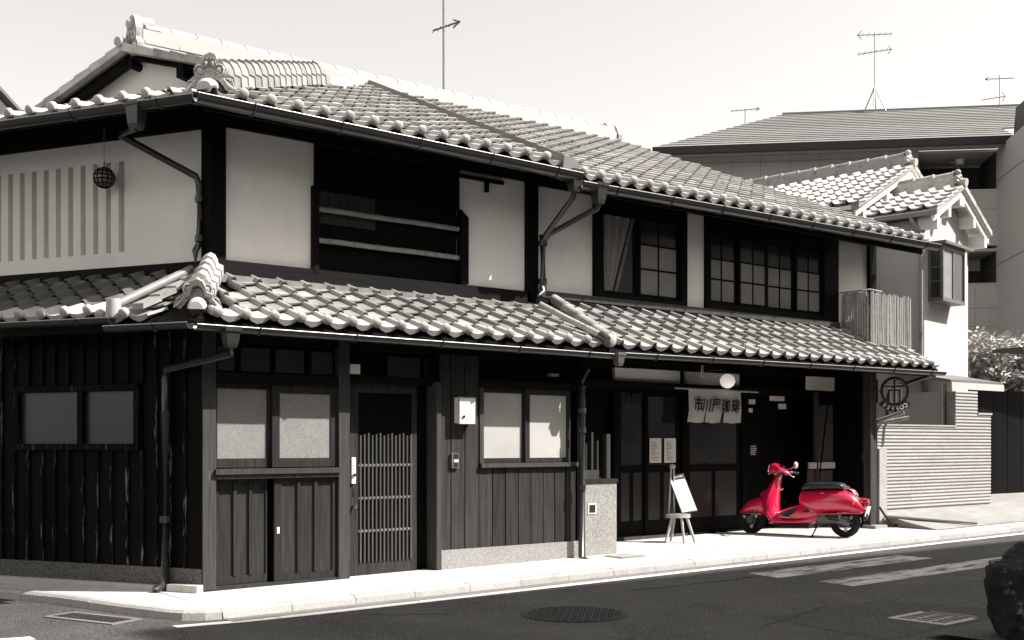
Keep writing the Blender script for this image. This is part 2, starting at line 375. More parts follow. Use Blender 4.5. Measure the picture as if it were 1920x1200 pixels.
def cover(name, c, r, label, cat):
    z = g(c[0])-.072; t = thing(name, label, cat, (c[0], c[1], z))
    MB().tube([(c[0], c[1], z-.02), (c[0], c[1], z+.006)], r, 40).build('rim', M['iron'], t)
    mb = MB(); mb.tube([(c[0], c[1], z-.02), (c[0], c[1], z+.009)], r*.93, 40)
    for i in range(-9, 10):
        for j in range(-9, 10):
            px, py = c[0]+i*r*.094, c[1]+j*r*.094
            if (i*i+j*j) < 84 and (i+j) % 2 == 0: mb.box(px-r*.036, px+r*.036, py-r*.036, py+r*.036, z+.008, z+.014)
    mb.build('lid', M['iron'], t)
cover('manhole_cover', (2.03, -2.77), .44, 'round cast iron manhole cover in the dark road surface', 'manhole cover')
def grate(name, o, ang, lx, ly, nx, ny, label, z=None, m='iron', fr='concrete'):
    z = (g(o[0])-.072) if z is None else z
    t = thing(name, label, 'drain grate', (o[0], o[1], z)); fm = frame((o[0], o[1], z), ang)
    mb = MB(fm); b = .05
    mb.box(-b, lx+b, -b, 0, -.03, .006).box(-b, lx+b, ly, ly+b, -.03, .006).box(-b, 0, 0, ly, -.03, .006).box(lx, lx+b, 0, ly, -.03, .006); mb.build('frame', M[fr], t)
    bx('well', M['fascia'], t, 0, lx, 0, ly, -.03, .0015, fm)
    for i in range(nx+1): bx('bar', M[m], t, lx*i/nx-.008+.008*(i == 0)-.008*(i == nx), lx*i/nx+.008+.008*(i == 0)-.008*(i == nx), 0, ly, -.02, .007, fm)
    mb = MB(fm)
    for j in range(1, ny): mb.box(0, lx, ly*j/ny-.012, ly*j/ny+.012, -.02, .0055)
    mb.build('cross_bar', M[m], t)
grate('drain_grate', (-.86, -.66), radians(112), .72, .22, 12, 3, 'dark iron drain grate at the kerb of the house corner', fr='gutterc')
grate('drain_grate', (3.82, -5.0), radians(3), .62, .40, 7, 3, 'pale slotted drain grate beside the dark rock', m='kerb', fr='kerb')
t = thing('access_cover', 'small square access cover set in the sunlit pavement by the granite pedestal', 'access cover', (4.85, -.28, g(4.85)))
fm = frame((4.78, -.46, g(4.85)+.006), radians(0))
bx('frame', M['metal'], t, 0, .42, 0, .34, -.02, .006, fm); bx('lid', M['granite'], t, .03, .39, .03, .31, -.02, .010, fm)

# ------------------------------------------------------------------ roof tiles
def tile_profile(w):   # roll on the left, trough on the right
    return [(-.03*w, .006), (.01*w, .046), (.09*w, .057), (.17*w, .050), (.23*w, .010), (.34*w, .000), (.55*w, -.007), (.78*w, .000), (.98*w, .012)]
def tile_mb(w, L, th=.018, drop=0, ball=0, plain=False):
    P = tile_profile(w); n = len(P); mb = MB(); h0 = .042
    top0 = [(u, 0, h+h0) for u, h in P]; top1 = [(u, L, h) for u, h in P]
    dr = drop if drop else th
    bot0 = [(u, .004 if not drop else .0, h+h0-(dr*(.35+.65*sin(pi*min(1, max(0, (u/w-.2)/.8)))) if drop else dr)) for u, h in P]
    vs = top0+top1+bot0; fs = []
    for i in range(n-1): fs += [(i, i+1, n+i+1, n+i)]
    mb.add(vs, fs, True)
    fr = [(2*n+i, 2*n+i+1, i+1, i) for i in range(n-1)]
    mb.add(vs, fr, False)
    under = [(u, .03, z-.002) for (u, y, z) in bot0]; under2 = [(u, L, z-h0-.01) for (u, y, z) in [(a, 0, h+h0-th) for a, h in P]]
    mb.add(bot0+under2, [(i, n+i, n+i+1, i+1) for i in range(n-1)], False)
    mb.add([top0[0], bot0[0], under2[0], top1[0]], [(0, 1, 2, 3)]); mb.add([top0[-1], bot0[-1], under2[-1], top1[-1]], [(0, 3, 2, 1)])
    if ball:
        c = Vector((.085*w, -.006, h0+.030)); mb.tube([c+Vector((0, .02, 0)), c+Vector((0, -.022, 0))], [ball, ball], 14)
        mb.ball(c+Vector((0, -.02, 0)), ball*.98, 14, 8, (1, .36, 1))
    return mb
def mirror_lf(mb): return mb
TW, TR = .278, .236
TM = {}
for nm, w in (('a', .278), ('b', .270), ('c', .262)):
    TM[nm] = tile_mb(w, TR+.05).mesh('roof_tile', M['tile'], fixn=False)
    TM[nm+'p'] = tile_mb(w, TR+.05).mesh('roof_tile', M['tileb'], fixn=False)
    TM[nm+'d'] = tile_mb(w, TR+.05).mesh('roof_tile', M['tiled'], fixn=False)
    TM[nm+'e'] = tile_mb(w, TR+.05, drop=.058, ball=.047).mesh('eave_tile', M['eave'], fixn=False)
    TM[nm+'s'] = tile_mb(w, TR+.05, drop=.055, ball=.038).mesh('eave_tile', M['eave'], fixn=False)
    TM[nm+'f'] = tile_mb(w, TR+.05, drop=.055).mesh('eave_tile', M['eave'], fixn=False)
def tile_roof(part, nm, kind, O, ud, vd, u0, ncol, nrow, cw, inside, eave='e', rh=TR, stuff_after=None, start=0, key=None):
    ud = Vector(ud).normalized(); vd = Vector(vd).normalized(); nz = ud.cross(vd).normalized(); O = Vector(O)
    L = []
    for r in range(start, nrow):
        for c in range(ncol):
            u = u0+c*cw; v = r*rh
            if inside(u+cw*.5, v+rh*.45): L.append((r, c, u, v))
    if key: L.sort(key=lambda t: key(O+ud*t[2]+vd*t[3]))
    cnt = 0; rest = MB()
    for r, c, u, v in L:
        p = O+ud*(u+random.uniform(-.003, .003))+vd*(v+random.uniform(-.004, .004))+nz*random.uniform(0, .006)
        rz = random.uniform(-.007, .007)
        x2 = (ud*cos(rz)+vd*sin(rz)); y2 = (vd*cos(rz)-ud*sin(rz)); mw = basis(p, x2, y2, nz)
        if r == 0 and eave: put(TM[nm+eave], 'eave_tile', part, mw); continue
        if stuff_after is not None and cnt >= stuff_after:
            me = TM[nm+kind]; k = len(rest.v)
            rest.v += [mw @ q.co for q in me.vertices]
            for pl in me.polygons: rest.f.append(tuple(i+k for i in pl.vertices)); rest.sm.append(pl.use_smooth)
            continue
        put(TM[nm+kind], 'roof_tile', part, mw); cnt += 1
    if rest.v: rest.build('far_roof_tiles', M['tile'], part, fixn=False, kind='stuff')
    return cnt

# gutter: half-round channel along a line, with brackets
def gutter(parent, p, q, r=.055, brk=.9, m='gutter', lip=True):
    p = Vector(p); q = Vector(q); t = (q-p).normalized(); s = Vector((t.y, -t.x, 0)).normalized()
    mb = MB(); o = []; i_ = []
    for k in range(9):
        a = pi+pi*k/8; o.append((cos(a)*r, sin(a)*r)); i_.append((cos(a)*(r-.006), sin(a)*(r-.006)))
    prof = o+[(r+.004, .006)]+i_[::-1]+[(-r-.004, .006)]
    sec = lambda c: [c+s*a+Vector((0, 0, b)) for a, b in prof]
    mb.loft([sec(p), sec(q)], True)
    o1 = mb.build('gutter', M[m], parent)
    L = (q-p).length; n = max(1, int(L/brk))
    for i in range(n):
        c = p+t*(L*(i+.6)/n)
        mb = MB()
        pts = [c+s*(cos(a)*(r+.006))+Vector((0, 0, sin(a)*(r+.006))) for a in [pi+pi*k/6 for k in range(7)]]
        mb.tube(pts+[pts[-1]+Vector((0, 0, .02))], .008, 5); mb.build('bracket', M[m], o1)
    if lip: MB().tube([p+s*r+Vector((0, 0, .004)), q+s*r+Vector((0, 0, .004))], .007, 6).build('rolled_lip', M['metal'], o1)
    return o1
def pipe(parent, pts, r=.035, joints=(), m='gutter'):
    o = MB().tube(pts, r, 12).build('downpipe', M[m], parent)
    for j in joints:
        j = Vector(j); MB().tube([j+Vector((0, 0, -.03)), j+Vector((0, 0, .03))], r+.008, 12).build('collar', M[m], o)
    return o
def hopper(parent, c, w=.16, h=.2, m='gutter', ang=0):
    c = Vector(c); fm = frame(c, ang); a, b = w/2, w*.27
    mb = MB(fm); sec = lambda k, z: [(-k, -k, z), (k, -k, z), (k, k, z), (-k, k, z)]
    mb.loft([sec(a, 0), sec(a, -.03), sec(a*.86, -.034), sec(b*1.25, -h*.8), sec(b, -h)], False)
    return mb.build('rain_hopper', M[m], parent)
# ================================================================== CORNER HOUSE
H = thing('corner_house', 'dark two-storey wooden corner house with white plaster upper walls and a round-ended tile roof', 'house', (0, 0, 0))
Z = Vector((0, 0, 1))
# --- lower front wall (plane y = 0)
def fx(name, m, x0, x1, z0, z1, y0=-.0, y1=.08, par=None, **k): return bx(name, M[m], par or H, x0, x1, y0, y1, z0, z1, **k)
fx('inner_wall', 'black', .02, 4.55, .02, 2.62, .16, .22)
p1 = fx('post', 'frame', 0, .125, .02, 2.40, -.02, .14)
p2 = fx('post', 'frame', 1.395, 1.515, .0, 2.40, -.02, .14)
fx('lintel', 'woodh', .125, 1.395, 1.90, 2.0, -.01, .10)
fx('beam', 'woodh', 0, 4.56, 2.28, 2.44, .0, .12)
# transom lights over the shutter bay
for a, b in ((.17, .335), (.40, .69), (.75, 1.05), (1.13, 1.37)): fx('transom_pane', 'gpane', a, b, 2.02, 2.24, .05, .06)
fx('transom_frame', 'black', .125, 1.395, 2.0, 2.28, .065, .09)
for a, b in ((2.05, 2.45), (2.50, 2.90)): fx('transom_pane', 'gpane', a, b, 2.02, 2.24, .14, .15)
# window sashes of the shutter bay
def sash(name, x0, x1, z0, z1, y, m, fw=.045, bot=.085, fm='framedk', par=None, top=None):
    o = MB().box(x0, x0+fw, y, y+.03, z0, z1).box(x1-fw, x1, y, y+.03, z0, z1).box(x0+fw, x1-fw, y, y+.03, z1-(top or fw), z1).box(x0+fw, x1-fw, y+.001, y+.03, z0, z0+bot).build(name, M[fm], par or H)
    MB().box(x0+fw, x1-fw, y+.012, y+.020, z0+bot, z1-(top or fw)).build('pane', M[m], o)
    return o
sash('window', .125, .71, 1.125, 1.90, .055, 'frost')
sash('window', .70, 1.395, 1.125, 1.90, .012, 'frost', fw=.075)
fx('window_sill', 'frame', .11, 1.405, 1.065, 1.115, -.055, .10)
fx('sill_rail', 'frame', .125, 1.395, 1.025, 1.06, -.03, .10)
# sliding shutters under the sill: frame, battens and recessed panels
def shutter(x0, x1, z0, z1, y, nb, fl, fr):
    o = MB().box(x0, x0+fl, y, y+.03, z0, z1).box(x1-fr, x1, y, y+.03, z0, z1).box(x0+fl, x1-fr, y+.001, y+.03, z0, z0+.075).box(x0+fl, x1-fr, y+.001, y+.03, z1-.03, z1).build('sliding_shutter', M['framedk'], H)
    wd = (x1-fr-x0-fl)/nb
    for i in range(nb):
        bx('panel', M['framedk'], o, x0+fl+i*wd, x0+fl+(i+1)*wd, y+.016, y+.022, z0+.075, z1-.03)
        if i: bx('batten', M['framedk'], o, x0+fl+i*wd-.016, x0+fl+i*wd+.016, y-.006, y+.0155, z0+.0755, z1-.0305)
shutter(.135, .665, .05, 1.02, .055, 3, .05, .012)
shutter(.72, 1.375, .04, 1.02, .012, 3, .07, .035)
bx('finger_pull', M['white'], H, .745, .77, .006, .013, .50, .56)
fx('threshold', 'framedk', .125, 1.395, -.02, .045, -.015, .10)
# lattice door, set back
D = MB().box(1.53, 1.69, .115, .15, .02, 1.95).box(2.33, 2.39, .115, .15, .02, 1.95).box(1.69, 2.33, .116, .15, .02, .16).box(1.69, 2.33, .116, .15, 1.86, 1.95).build('lattice_door', M['framedk'], H)
for i in range(14):
    xx = 1.712+i*.0462; bx('slat', M['slat'], D, xx-.008, xx+.008, .10, .125, .1605, 1.43+.012*(i % 3))  # slats stop in steps where the eave shade would begin
for z in (.47, .80, 1.13): bx('crossbar', M['rail'], D, 1.6905, 2.3295, .107, .123, z-.012, z+.012)
bx('door_shade_board', M['black'], D, 1.69, 2.33, .128, .145, 1.425, 1.859)  # black board stands in for deep shade over the upper slats
bx('door_backing', M['black'], D, 1.69, 2.33, .146, .15, .16, 1.86)
lk = bx('keypad_lock', M['white'], D, 1.60, 1.645, .085, .115, .95, 1.21)
for i in range(6):
    for j in range(2): bx('key', M['metal'], lk, 1.608+j*.016, 1.616+j*.016, .082, .085, 1.08+i*.016, 1.088+i*.016)
MB().disc((1.622, .078, 1.035), (0, 1, 0), .018, .02, 14).build('lock_knob', M['chrome'], lk)
bx('keyhole_plate', M['chrome'], D, 1.625, 1.65, .111, .115, .82, .90); bx('keyhole', M['ink'], D, 1.631, 1.644, .108, .111, .835, .89)
MB().tube([(1.63, .115, .725), (1.63, .08, .725), (1.632, .062, .722)], [.012, .016, .02], 12).build('door_knob', M['chrome'], D)
bx('door_rail', M['framedk'], H, 1.515, 2.6, .10, .158, 0, .02)
fx('door_head', 'woodh', 1.515, 2.60, 1.95, 2.03, .05, .15)
fx('door_jamb', 'frame', 2.545, 2.60, -.0, 1.99, -.03, .16)
# small paper notice and meter plates on the beam
tag(bx('notice', M['paper'], H, 1.50, 1.64, -.008, -.001, 2.035, 2.13), 'white paper notice on the dark beam')
# planked wall, granite footing, shop window
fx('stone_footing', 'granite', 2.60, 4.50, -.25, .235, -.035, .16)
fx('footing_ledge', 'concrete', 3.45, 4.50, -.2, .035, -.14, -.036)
px = [2.60, 2.735, 2.915, 3.10, 3.285, 3.46, 3.64, 3.82, 4.0, 4.165, 4.33, 4.48]
for i in range(len(px)-1):
    top = 1.72 if px[i] < 3.05 else 1.085
    if px[i] < 3.0 or px[i] > 2.0: pass
    top = 2.28 if px[i+1] <= 3.12 else 1.09
    y = -.012+random.uniform(-.005, .004)
    bx('plank', M['wood'], H, px[i]+.006, px[i+1]-.006, y, y+.03, .236, top)
fx('plank_backing', 'black', 2.60, 4.50, .2, 1.09, .03, .05)
fx('window_post', 'frame', 3.105, 3.155, 1.09, 1.95, -.03, .08)
fx('window_sill', 'frame', 3.105, 4.50, 1.09, 1.135, -.06, .09)
sash('window', 3.16, 3.79, 1.14, 1.95, .045, 'frostw', fw=.05, bot=.05, fm='framedk')
sash('window', 3.76, 4.42, 1.14, 1.95, .008, 'frostw', fw=.06, bot=.05, fm='framedk')
fx('window_head', 'woodh', 3.105, 4.50, 1.95, 2.03, -.01, .1)
fx('corner_board', 'black', 4.50, 4.58, .0, 2.4, -.02, .16)
fx('upper_board', 'black', 2.60, 4.50, 2.03, 2.28, .05, .1)
bx('camera_bracket', M['metal'], H, 4.05, 4.17, -.08, -.01, 2.10, 2.13)
# --- lower side wall, along U
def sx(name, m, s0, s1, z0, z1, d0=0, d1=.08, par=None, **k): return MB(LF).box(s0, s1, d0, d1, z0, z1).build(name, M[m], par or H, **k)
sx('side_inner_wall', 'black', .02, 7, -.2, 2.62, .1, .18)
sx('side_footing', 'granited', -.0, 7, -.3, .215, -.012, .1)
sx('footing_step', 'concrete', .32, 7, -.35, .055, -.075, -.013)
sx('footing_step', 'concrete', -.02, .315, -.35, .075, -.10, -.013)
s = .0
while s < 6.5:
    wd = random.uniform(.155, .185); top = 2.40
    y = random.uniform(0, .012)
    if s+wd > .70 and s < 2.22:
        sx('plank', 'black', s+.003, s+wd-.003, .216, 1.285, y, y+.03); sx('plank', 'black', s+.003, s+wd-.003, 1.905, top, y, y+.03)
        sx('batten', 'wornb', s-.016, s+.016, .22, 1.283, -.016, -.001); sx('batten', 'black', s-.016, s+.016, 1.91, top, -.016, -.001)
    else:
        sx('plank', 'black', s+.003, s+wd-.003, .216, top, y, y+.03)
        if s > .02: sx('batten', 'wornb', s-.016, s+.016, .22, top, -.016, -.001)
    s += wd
o = sx('side_window', 'worn', .70, 2.22, 1.285, 1.345, -.04, .06)
for a, b, c, d in ((.70, .755, 1.346, 1.84), (2.165, 2.22, 1.346, 1.84), (1.365, 1.425, 1.346, 1.84), (.70, 2.22, 1.841, 1.90)): sx('frame', 'worn', a, b, c, d, -.03, .06, o)
for a, b in ((.756, 1.364), (1.426, 2.164)): sx('pane', 'gpane', a, b, 1.346, 1.84, .02, .03, o)
sx('side_beam', 'woodh', 0, 7, 2.36, 2.46, .0, .1)
# --- upper walls
HX = .353      # upper corner
def ux(name, m, x0, x1, z0, z1, y0=.6, y1=.66, par=None, **k): return bx(name, M[m], par or H, x0, x1, y0, y1, z0, z1, **k)
ux('upper_wall_core', 'black', .50, 4.25, 2.7, 4.75, .70, .76)
ux('plaster_panel', 'plaster', .495, 1.47, 3.12, 4.42, .63, .69)
ux('plaster_panel', 'plaster', 3.29, 4.255, 3.14, 4.44, .63, .69)
ux('beam', 'woodh', .36, 4.3, 4.42, 4.62, .58, .70)
ux('sill_beam', 'woodh', .36, 4.3, 2.86, 3.125, .57, .70)
MB().prism([(HX-.015, .585, 2.86), (.495, .585, 2.86), (.495, .66, 2.86), (HX, .72, 2.86), tuple(Vector((HX, .6, 2.86))+U*.11+NL*.05), tuple(Vector((HX, .6, 2.86))+U*.11-NL*.015)], (0, 0, 1.76)).build('corner_post', M['black'], H)
ux('post', 'black', 4.245, 4.41, 2.86, 4.5, .57, .70)
# recessed boarded opening with two bamboo rails
ux('opening_jamb', 'black', 1.435, 1.50, 3.08, 3.98, .565, .66); ux('opening_jamb', 'black', 1.47, 1.52, 3.98, 4.42, .60, .66)
MB().prism([(3.285, .565, 3.14), (3.39, .565, 3.14), (3.39, .565, 3.885), (3.285, .565, 3.97)], (0, .09, 0)).build('opening_jamb', M['black'], H)
ux('opening_jamb', 'black', 3.25, 3.288, 3.97, 4.42, .60, .66)
for i in range(5): ux('opening_board', 'black', 1.50, 3.29, 3.13+i*.258, 3.13+(i+1)*.258-.004, .66+.006*(i % 2), .69)
ux('opening_panel', 'framedk', 1.53, 2.22, 3.62, 3.95, .652, .66); 
for z0, zz in ((3.75, 3.75), (3.43, 3.43)):
    MB().tube([(1.50+k*(1.77/6), .60, z0+.003*sin(k*1.9)-.0*k) for k in range(7)], .027, 10).build('bamboo_rail', M['bambood'], H)
    mb = MB()
    for k in range(6): mb.tube([(1.62+k*.295, .60, z0+.006), (1.635+k*.295, .60, z0+.001)], .031, 10)
    mb.build('bamboo_node', M['bambood'], bpy.data.objects['bamboo_rail' if z0 > 3.5 else 'bamboo_rail.001'])
# cross-shaped wooden bracket on the second panel
ux('cross_bracket', 'black', 3.29, 3.92, 4.335, 4.375, .60, .63); ux('cross_bracket', 'black', 3.655, 3.705, 4.22, 4.335, .60, .63)
# upper side wall with barred plaster window
def uy(name, m, s0, s1, z0, z1, d0=.6, d1=.66, par=None, **k): return MB(LF).box(s0, s1, d0, d1, z0, z1).build(name, M[m], par or H, **k)
uy('side_plaster', 'plaster', .43, 1.43, 3.11, 4.385, .62, .72)
uy('side_plaster', 'plaster', 1.43, 6.5, 3.11, 3.262, .62, .72)
uy('side_plaster', 'plaster', 1.43, 6.5, 4.175, 4.385, .62, .72)
uy('side_plaster', 'plaster', 3.15, 6.5, 3.262, 4.175, .62, .72)
uy('window_recess', 'plaster', 1.43, 3.15, 3.262, 4.175, .73, .78)
s = 1.505
for k in range(11):
    if s+.098 < 3.16: uy('plaster_bar', 'plaster', s, s+.098, 3.262, 4.175, .622, .729)
    s += .163
uy('side_beam', 'woodh', .30, 6.5, 4.385, 4.62, .58, .72); uy('side_sill', 'woodh', .30, 6.5, 2.86, 3.11, .585, .72)

# --- lower roofs
A1 = math.atan(.5); V1 = Vector((0, cos(A1), sin(A1)))
LE = -.40
ex = (LE-LE*.4848)/.8746          # eave corner x
ZE = 2.435
R1 = MB().prism([(ex, LE+.02, ZE-.02), (4.62, LE+.02, ZE-.02), (4.62, .62, ZE+.49), (.35, .62, ZE+.49)], (0, 0, -.07)).build('lower_roof', M['woodh'], H)
pl = lambda x, y, z: (x, y, z)
tile_roof(R1, 'b', 'p', (ex, LE, ZE), (1, 0, 0), V1, .165, 17, 5, .270, lambda u, v: u > .20+v*.895*.588 and u+ex < 4.50)
bx('roof_flashing', M['mortar'], R1, .40, 4.5, .48, .60, ZE+.46, ZE+.535)
E0 = Vector((ex, LE, ZE))
B0 = E0+U*7
T0 = Vector((HX, .6, ZE+.5))
R2 = MB().prism([tuple(E0+NL*.02-Z*.02), tuple(T0+NL*.02), tuple(T0+U*7+NL*.02), tuple(B0+NL*.02-Z*.02)], (0, 0, -.07)).build('side_roof', M['woodh'], H)
VL = (NL*cos(A1)+Z*sin(A1))
# near section: three bright columns, then a step up to older dark tiles further up the street
O2 = E0+U*7
tile_roof(R2, 'b', 'p', O2, -U, VL, 7-.45-.27*2-.04, 3, 5, .270, lambda u, v: (7-u) > .30+v*.895*.588)
tile_roof(R2, 'b', 'd', O2+Z*.045, -U, VL, 7-.90-.27*20, 20, 5, .270, lambda u, v: True)
MB(LF).box(.5, 6.5, .50, .585, ZE+.47, ZE+.55).build('roof_flashing', M['mortar'], R2)
# round pipe laid on the side roof and a row of flat ridge tiles beside it
q0 = Vector((HX, .6, ZE+.60))+U*.22-NL*.02; q1 = E0+U*.86+Z*.14-NL*.02
MB().tube([q0, q1], .042, 12).build('roof_runoff_pipe', M['tileb'], H)
MB().tube([q1+U*.01+Z*-.10, q1-NL*.02+Z*.06], [.075, .062], 12).build('verge_end_tile', M['eave'], R2)
a0 = E0+U*.62+Z*.10; a1 = T0+U*.10+Z*.05
for k in range(4):
    c0_ = a0.lerp(a1, k*.24); c1_ = a0.lerp(a1, k*.24+.27)+Z*.0; off = Z*(.03-.0*k); sd = Vector((c1_-c0_)).cross(Z).normalized()*.06
    MB().prism([tuple(c0_-sd+off+Z*.02), tuple(c0_+sd+off+Z*.02), tuple(c1_+sd+off), tuple(c1_-sd+off)], (0, 0, -.05)).build('verge_tile', M['tileb'], R2)

# --- hips: arched cover tiles with side flanges, ornament at the foot
def hip_tile_mesh(name, w, L, h, m):
    P = [(-w, -.03), (-w, h*.30), (-w*.62, h*.42), (-w*.56, h*.66), (-w*.36, h*.93), (0, h*1.05), (w*.36, h*.93), (w*.56, h*.66), (w*.62, h*.42), (w, h*.30), (w, -.03)]
    mb = MB(); n = len(P); e = 1.10
    s0 = [(a*e, 0, b*e+.012) for a, b in P]; s1 = [(a, L, b) for a, b in P]; s2 = [(a*.9, .0, b*.88-.01) for a, b in P]
    mb.add(s0+s1, [(i, i+1, n+i+1, n+i) for i in range(n-1)], False)
    mb.add(s0+s2, [(i, n+i, n+i+1, i+1) for i in range(n-1)], False)
    return mb.mesh(name, m, fixn=False)
HT = hip_tile_mesh('ridge_tile', .135, .27, .21, M['tileb'])
HT2 = hip_tile_mesh('ridge_tile', .135, .27, .20, M['eave'])
def hip(part, p, q, n, me, sc=1.0, lift=.03):
    p = Vector(p); q = Vector(q); d = q-p; t = d.normalized(); s_ = t.cross(Z).normalized(); nz = s_.cross(t).normalized(); st = d.length/n
    for k in range(n):
        c = p+t*(st*k)+nz*lift
        mw = basis(c, s_*sc, t*(st/.235), nz*sc); put(me, 'ridge_tile', part, mw)
    return t, s_, nz
def ogre(part, c, t, s_, sc=1.0):   # onigawara: shouldered plate with two spirals, cloud scrolls below and a domed foot tile
    f = -Vector((t.x, t.y, 0)).normalized(); s_ = Vector((s_.x, s_.y, 0)).normalized(); fm = basis(Vector(c), s_*sc, -f*sc, Z*sc)
    out = [(-.34, -.10), (-.30, .02), (-.20, .10), (-.22, .17), (-.18, .25), (-.10, .29), (-.07, .36), (0, .39), (.07, .36), (.10, .29), (.18, .25), (.22, .17), (.20, .10), (.30, .02), (.34, -.10), (.24, -.13), (.12, .02), (-.12, .02), (-.24, -.13)]
    mb = MB(fm); P = [(a, 0, b) for a, b in out]; n = len(P)
    vs = P+[(a*.97, .07, b) for a, b in out]
    ctr = len(vs); tri = [(0, 1, 2, 17, 18), (2, 3, 4, 5, 9, 10, 11, 12, 16, 17)[:0]]
    mb.add(vs, [(0, 1, 2, 17, 18), (2, 12, 16, 17), (2, 3, 4, 5, 9, 10, 11, 12), (5, 6, 7, 8, 9), (12, 13, 14, 15, 16)] + [(i, n+i, n+(i+1) % n, (i+1) % n) for i in range(n)])
    o = mb.build('ridge_end_tile', M['tileb'], part)
    for sg in (-1, 1):
        mb = MB(fm)
        cx, cz = sg*.125, .155
        sp = []
        for k in range(26):
            a = -pi/2+k*.42; r = .085*(1-k/30); sp.append((cx+sg*cos(a)*r, -.012, cz+sin(a)*r))
        mb.tube(sp, .011, 6); mb.ball((cx, -.008, cz), .035, 10, 6, (1, .6, 1)); 
        mb.tube([(sg*.05, -.01, .30), (sg*.035, -.02, .25), (sg*.055, -.01, .20)], [.02, .028, .012], 8)
        sp = []
        for k in range(16):
            a = pi*.1+k*.45; r = .055*(1-k/20); sp.append((sg*(.235)+sg*cos(a)*r, -.012, -.02+sin(a)*r))
        mb.tube(sp, .010, 6); mb.tube([(sg*.33, -.01, -.11), (sg*.27, -.02, -.07), (sg*.19, -.01, .03)], [.012, .02, .012], 8)
        mb.build('scroll', M['eave'], o)
    mb = MB(fm); mb.ring((0, 0, .10), (0, 1, 0), .06, .012, 14, 6); mb.build('boss', M['eave'], o)
    # domed foot tile in front
    mb = MB(fm); secs = []
    for y, r, dz in ((.05, .125, .02), (-.06, .13, .0), (-.16, .125, -.03), (-.20, .10, -.05)):
        secs.append([(cos(pi*k/10)*r, y, -.10+dz+sin(pi*k/10)*r*1.05) for k in range(11)])
    mb.loft(secs, True, closed=False); mb.add(secs[-1], [tuple(range(11))], True)
    mb.build('foot_tile', M['eave'], o)
hl0 = Vector((ex, LE, ZE+.06)); hl1 = Vector((HX, .6, ZE+.60))
R3 = MB().tube([hl0+Z*-.05+(hl1-hl0)*.12, hl1-Z*.03], .07, 6).build('lower_hip', M['tiled'], H)
t_, s_, n_ = hip(R3, hl0.lerp(hl1, .16)-Z*.02, hl1.lerp(hl0, .03)-Z*.05, 5, HT2, .86)
ogre(R3, hl0.lerp(hl1, .15)+Z*.03, t_, s_, .62)

# --- upper main roof
SF = .45; A2 = math.atan(SF); V2 = Vector((0, cos(A2), sin(A2)))
YE, ZU = -.08, 4.475
UX = (YE-YE*.4848)/.8746           # upper eave corner x
def zf(y): return ZU+SF*(y-YE)
RT = 4.2
HEX, HEY = 2.72, 2.78
HE = Vector((HEX, HEY, zf(HEY)))
R4 = MB().prism([(UX+.02, YE+.03, ZU-.02), (4.40, YE+.03, ZU-.02), (4.40, RT, zf(RT)-.02), (3.9, RT, zf(RT)-.02), (HEX, HEY, zf(HEY)-.02)], (0, 0, -.06)).build('upper_roof', M['woodh'], H)
O4 = Vector((UX, YE, ZU)); hipdx = (HEX-UX)/(HEY-YE)
tile_roof(R4, 'a', 'p' if False else '', O4, (1, 0, 0), V2, .372, 15, 20, TW, lambda u, v: u > .16+v*cos(A2)*hipdx+.06 and u+UX < 4.17 and v*cos(A2) < 4.1,
          stuff_after=230, key=lambda p: (p-CAMLOC).length)
# left skirt roof over the side wall
SLs = .34; AL_ = math.atan(SLs); VL2 = NL*cos(AL_)+Z*sin(AL_)
c0 = Vector((UX, YE, ZU))
R5 = MB().prism([tuple(c0-Z*.02+NL*.03), tuple(HE-Z*.03), tuple(HE+U*2.2-Z*.03), tuple(c0+U*6.8+NL*4.55+Z*(4.55*SLs-.03)), tuple(c0+U*6.8-Z*.02+NL*.03)], (0, 0, -.06)).build('side_skirt_roof', M['woodh'], H)
tile_roof(R5, 'a', '', c0+U*6.5, -U, VL2, 6.5-.33-TW*22, 22, 12, TW, lambda u, v: v == 0 or (6.5-u) > .2+v*.9*.28 and v < 2.75, stuff_after=120, key=lambda p: (p-CAMLOC).length)
# corner foot tiles at both eaves
for me_, ud_, vd_, c_ in ((TM['af'], Vector((1, 0, 0)), V2, Vector((UX, YE, ZU))+Vector((.09, 0, 0))),):
    put(me_, 'eave_tile', R4, basis(c_, ud_, vd_, ud_.cross(vd_)))
put(TM['af'], 'eave_tile', R5, basis(c0+U*.36, -U, VL2, (-U).cross(VL2)))
# upper hip
h0 = Vector((UX, YE, ZU+.05)); h1 = HE+Z*.06
R6 = MB().tube([h0.lerp(h1, .06), h1-Z*.02], .09, 6).build('upper_hip', M['tiled'], H)
t_, s_, n_ = hip(R6, h0.lerp(h1, .07)-Z*.03, h1-Z*.03, 18, HT, 1.0)
ogre(R6, h0.lerp(h1, .055)+Z*.05, t_, s_, .70)
MB().prism([(HEX-.03, HEY-.05, zf(HEY)+.06), (3.75, 4.0, zf(4.0)+.06), (3.95, 3.75, zf(3.75)+.07), (HEX+.28, HEY-.12, zf(HEY-.12)+.06)], (0, 0, .03)).build('hip_flashing', M['ridgew'], R6)

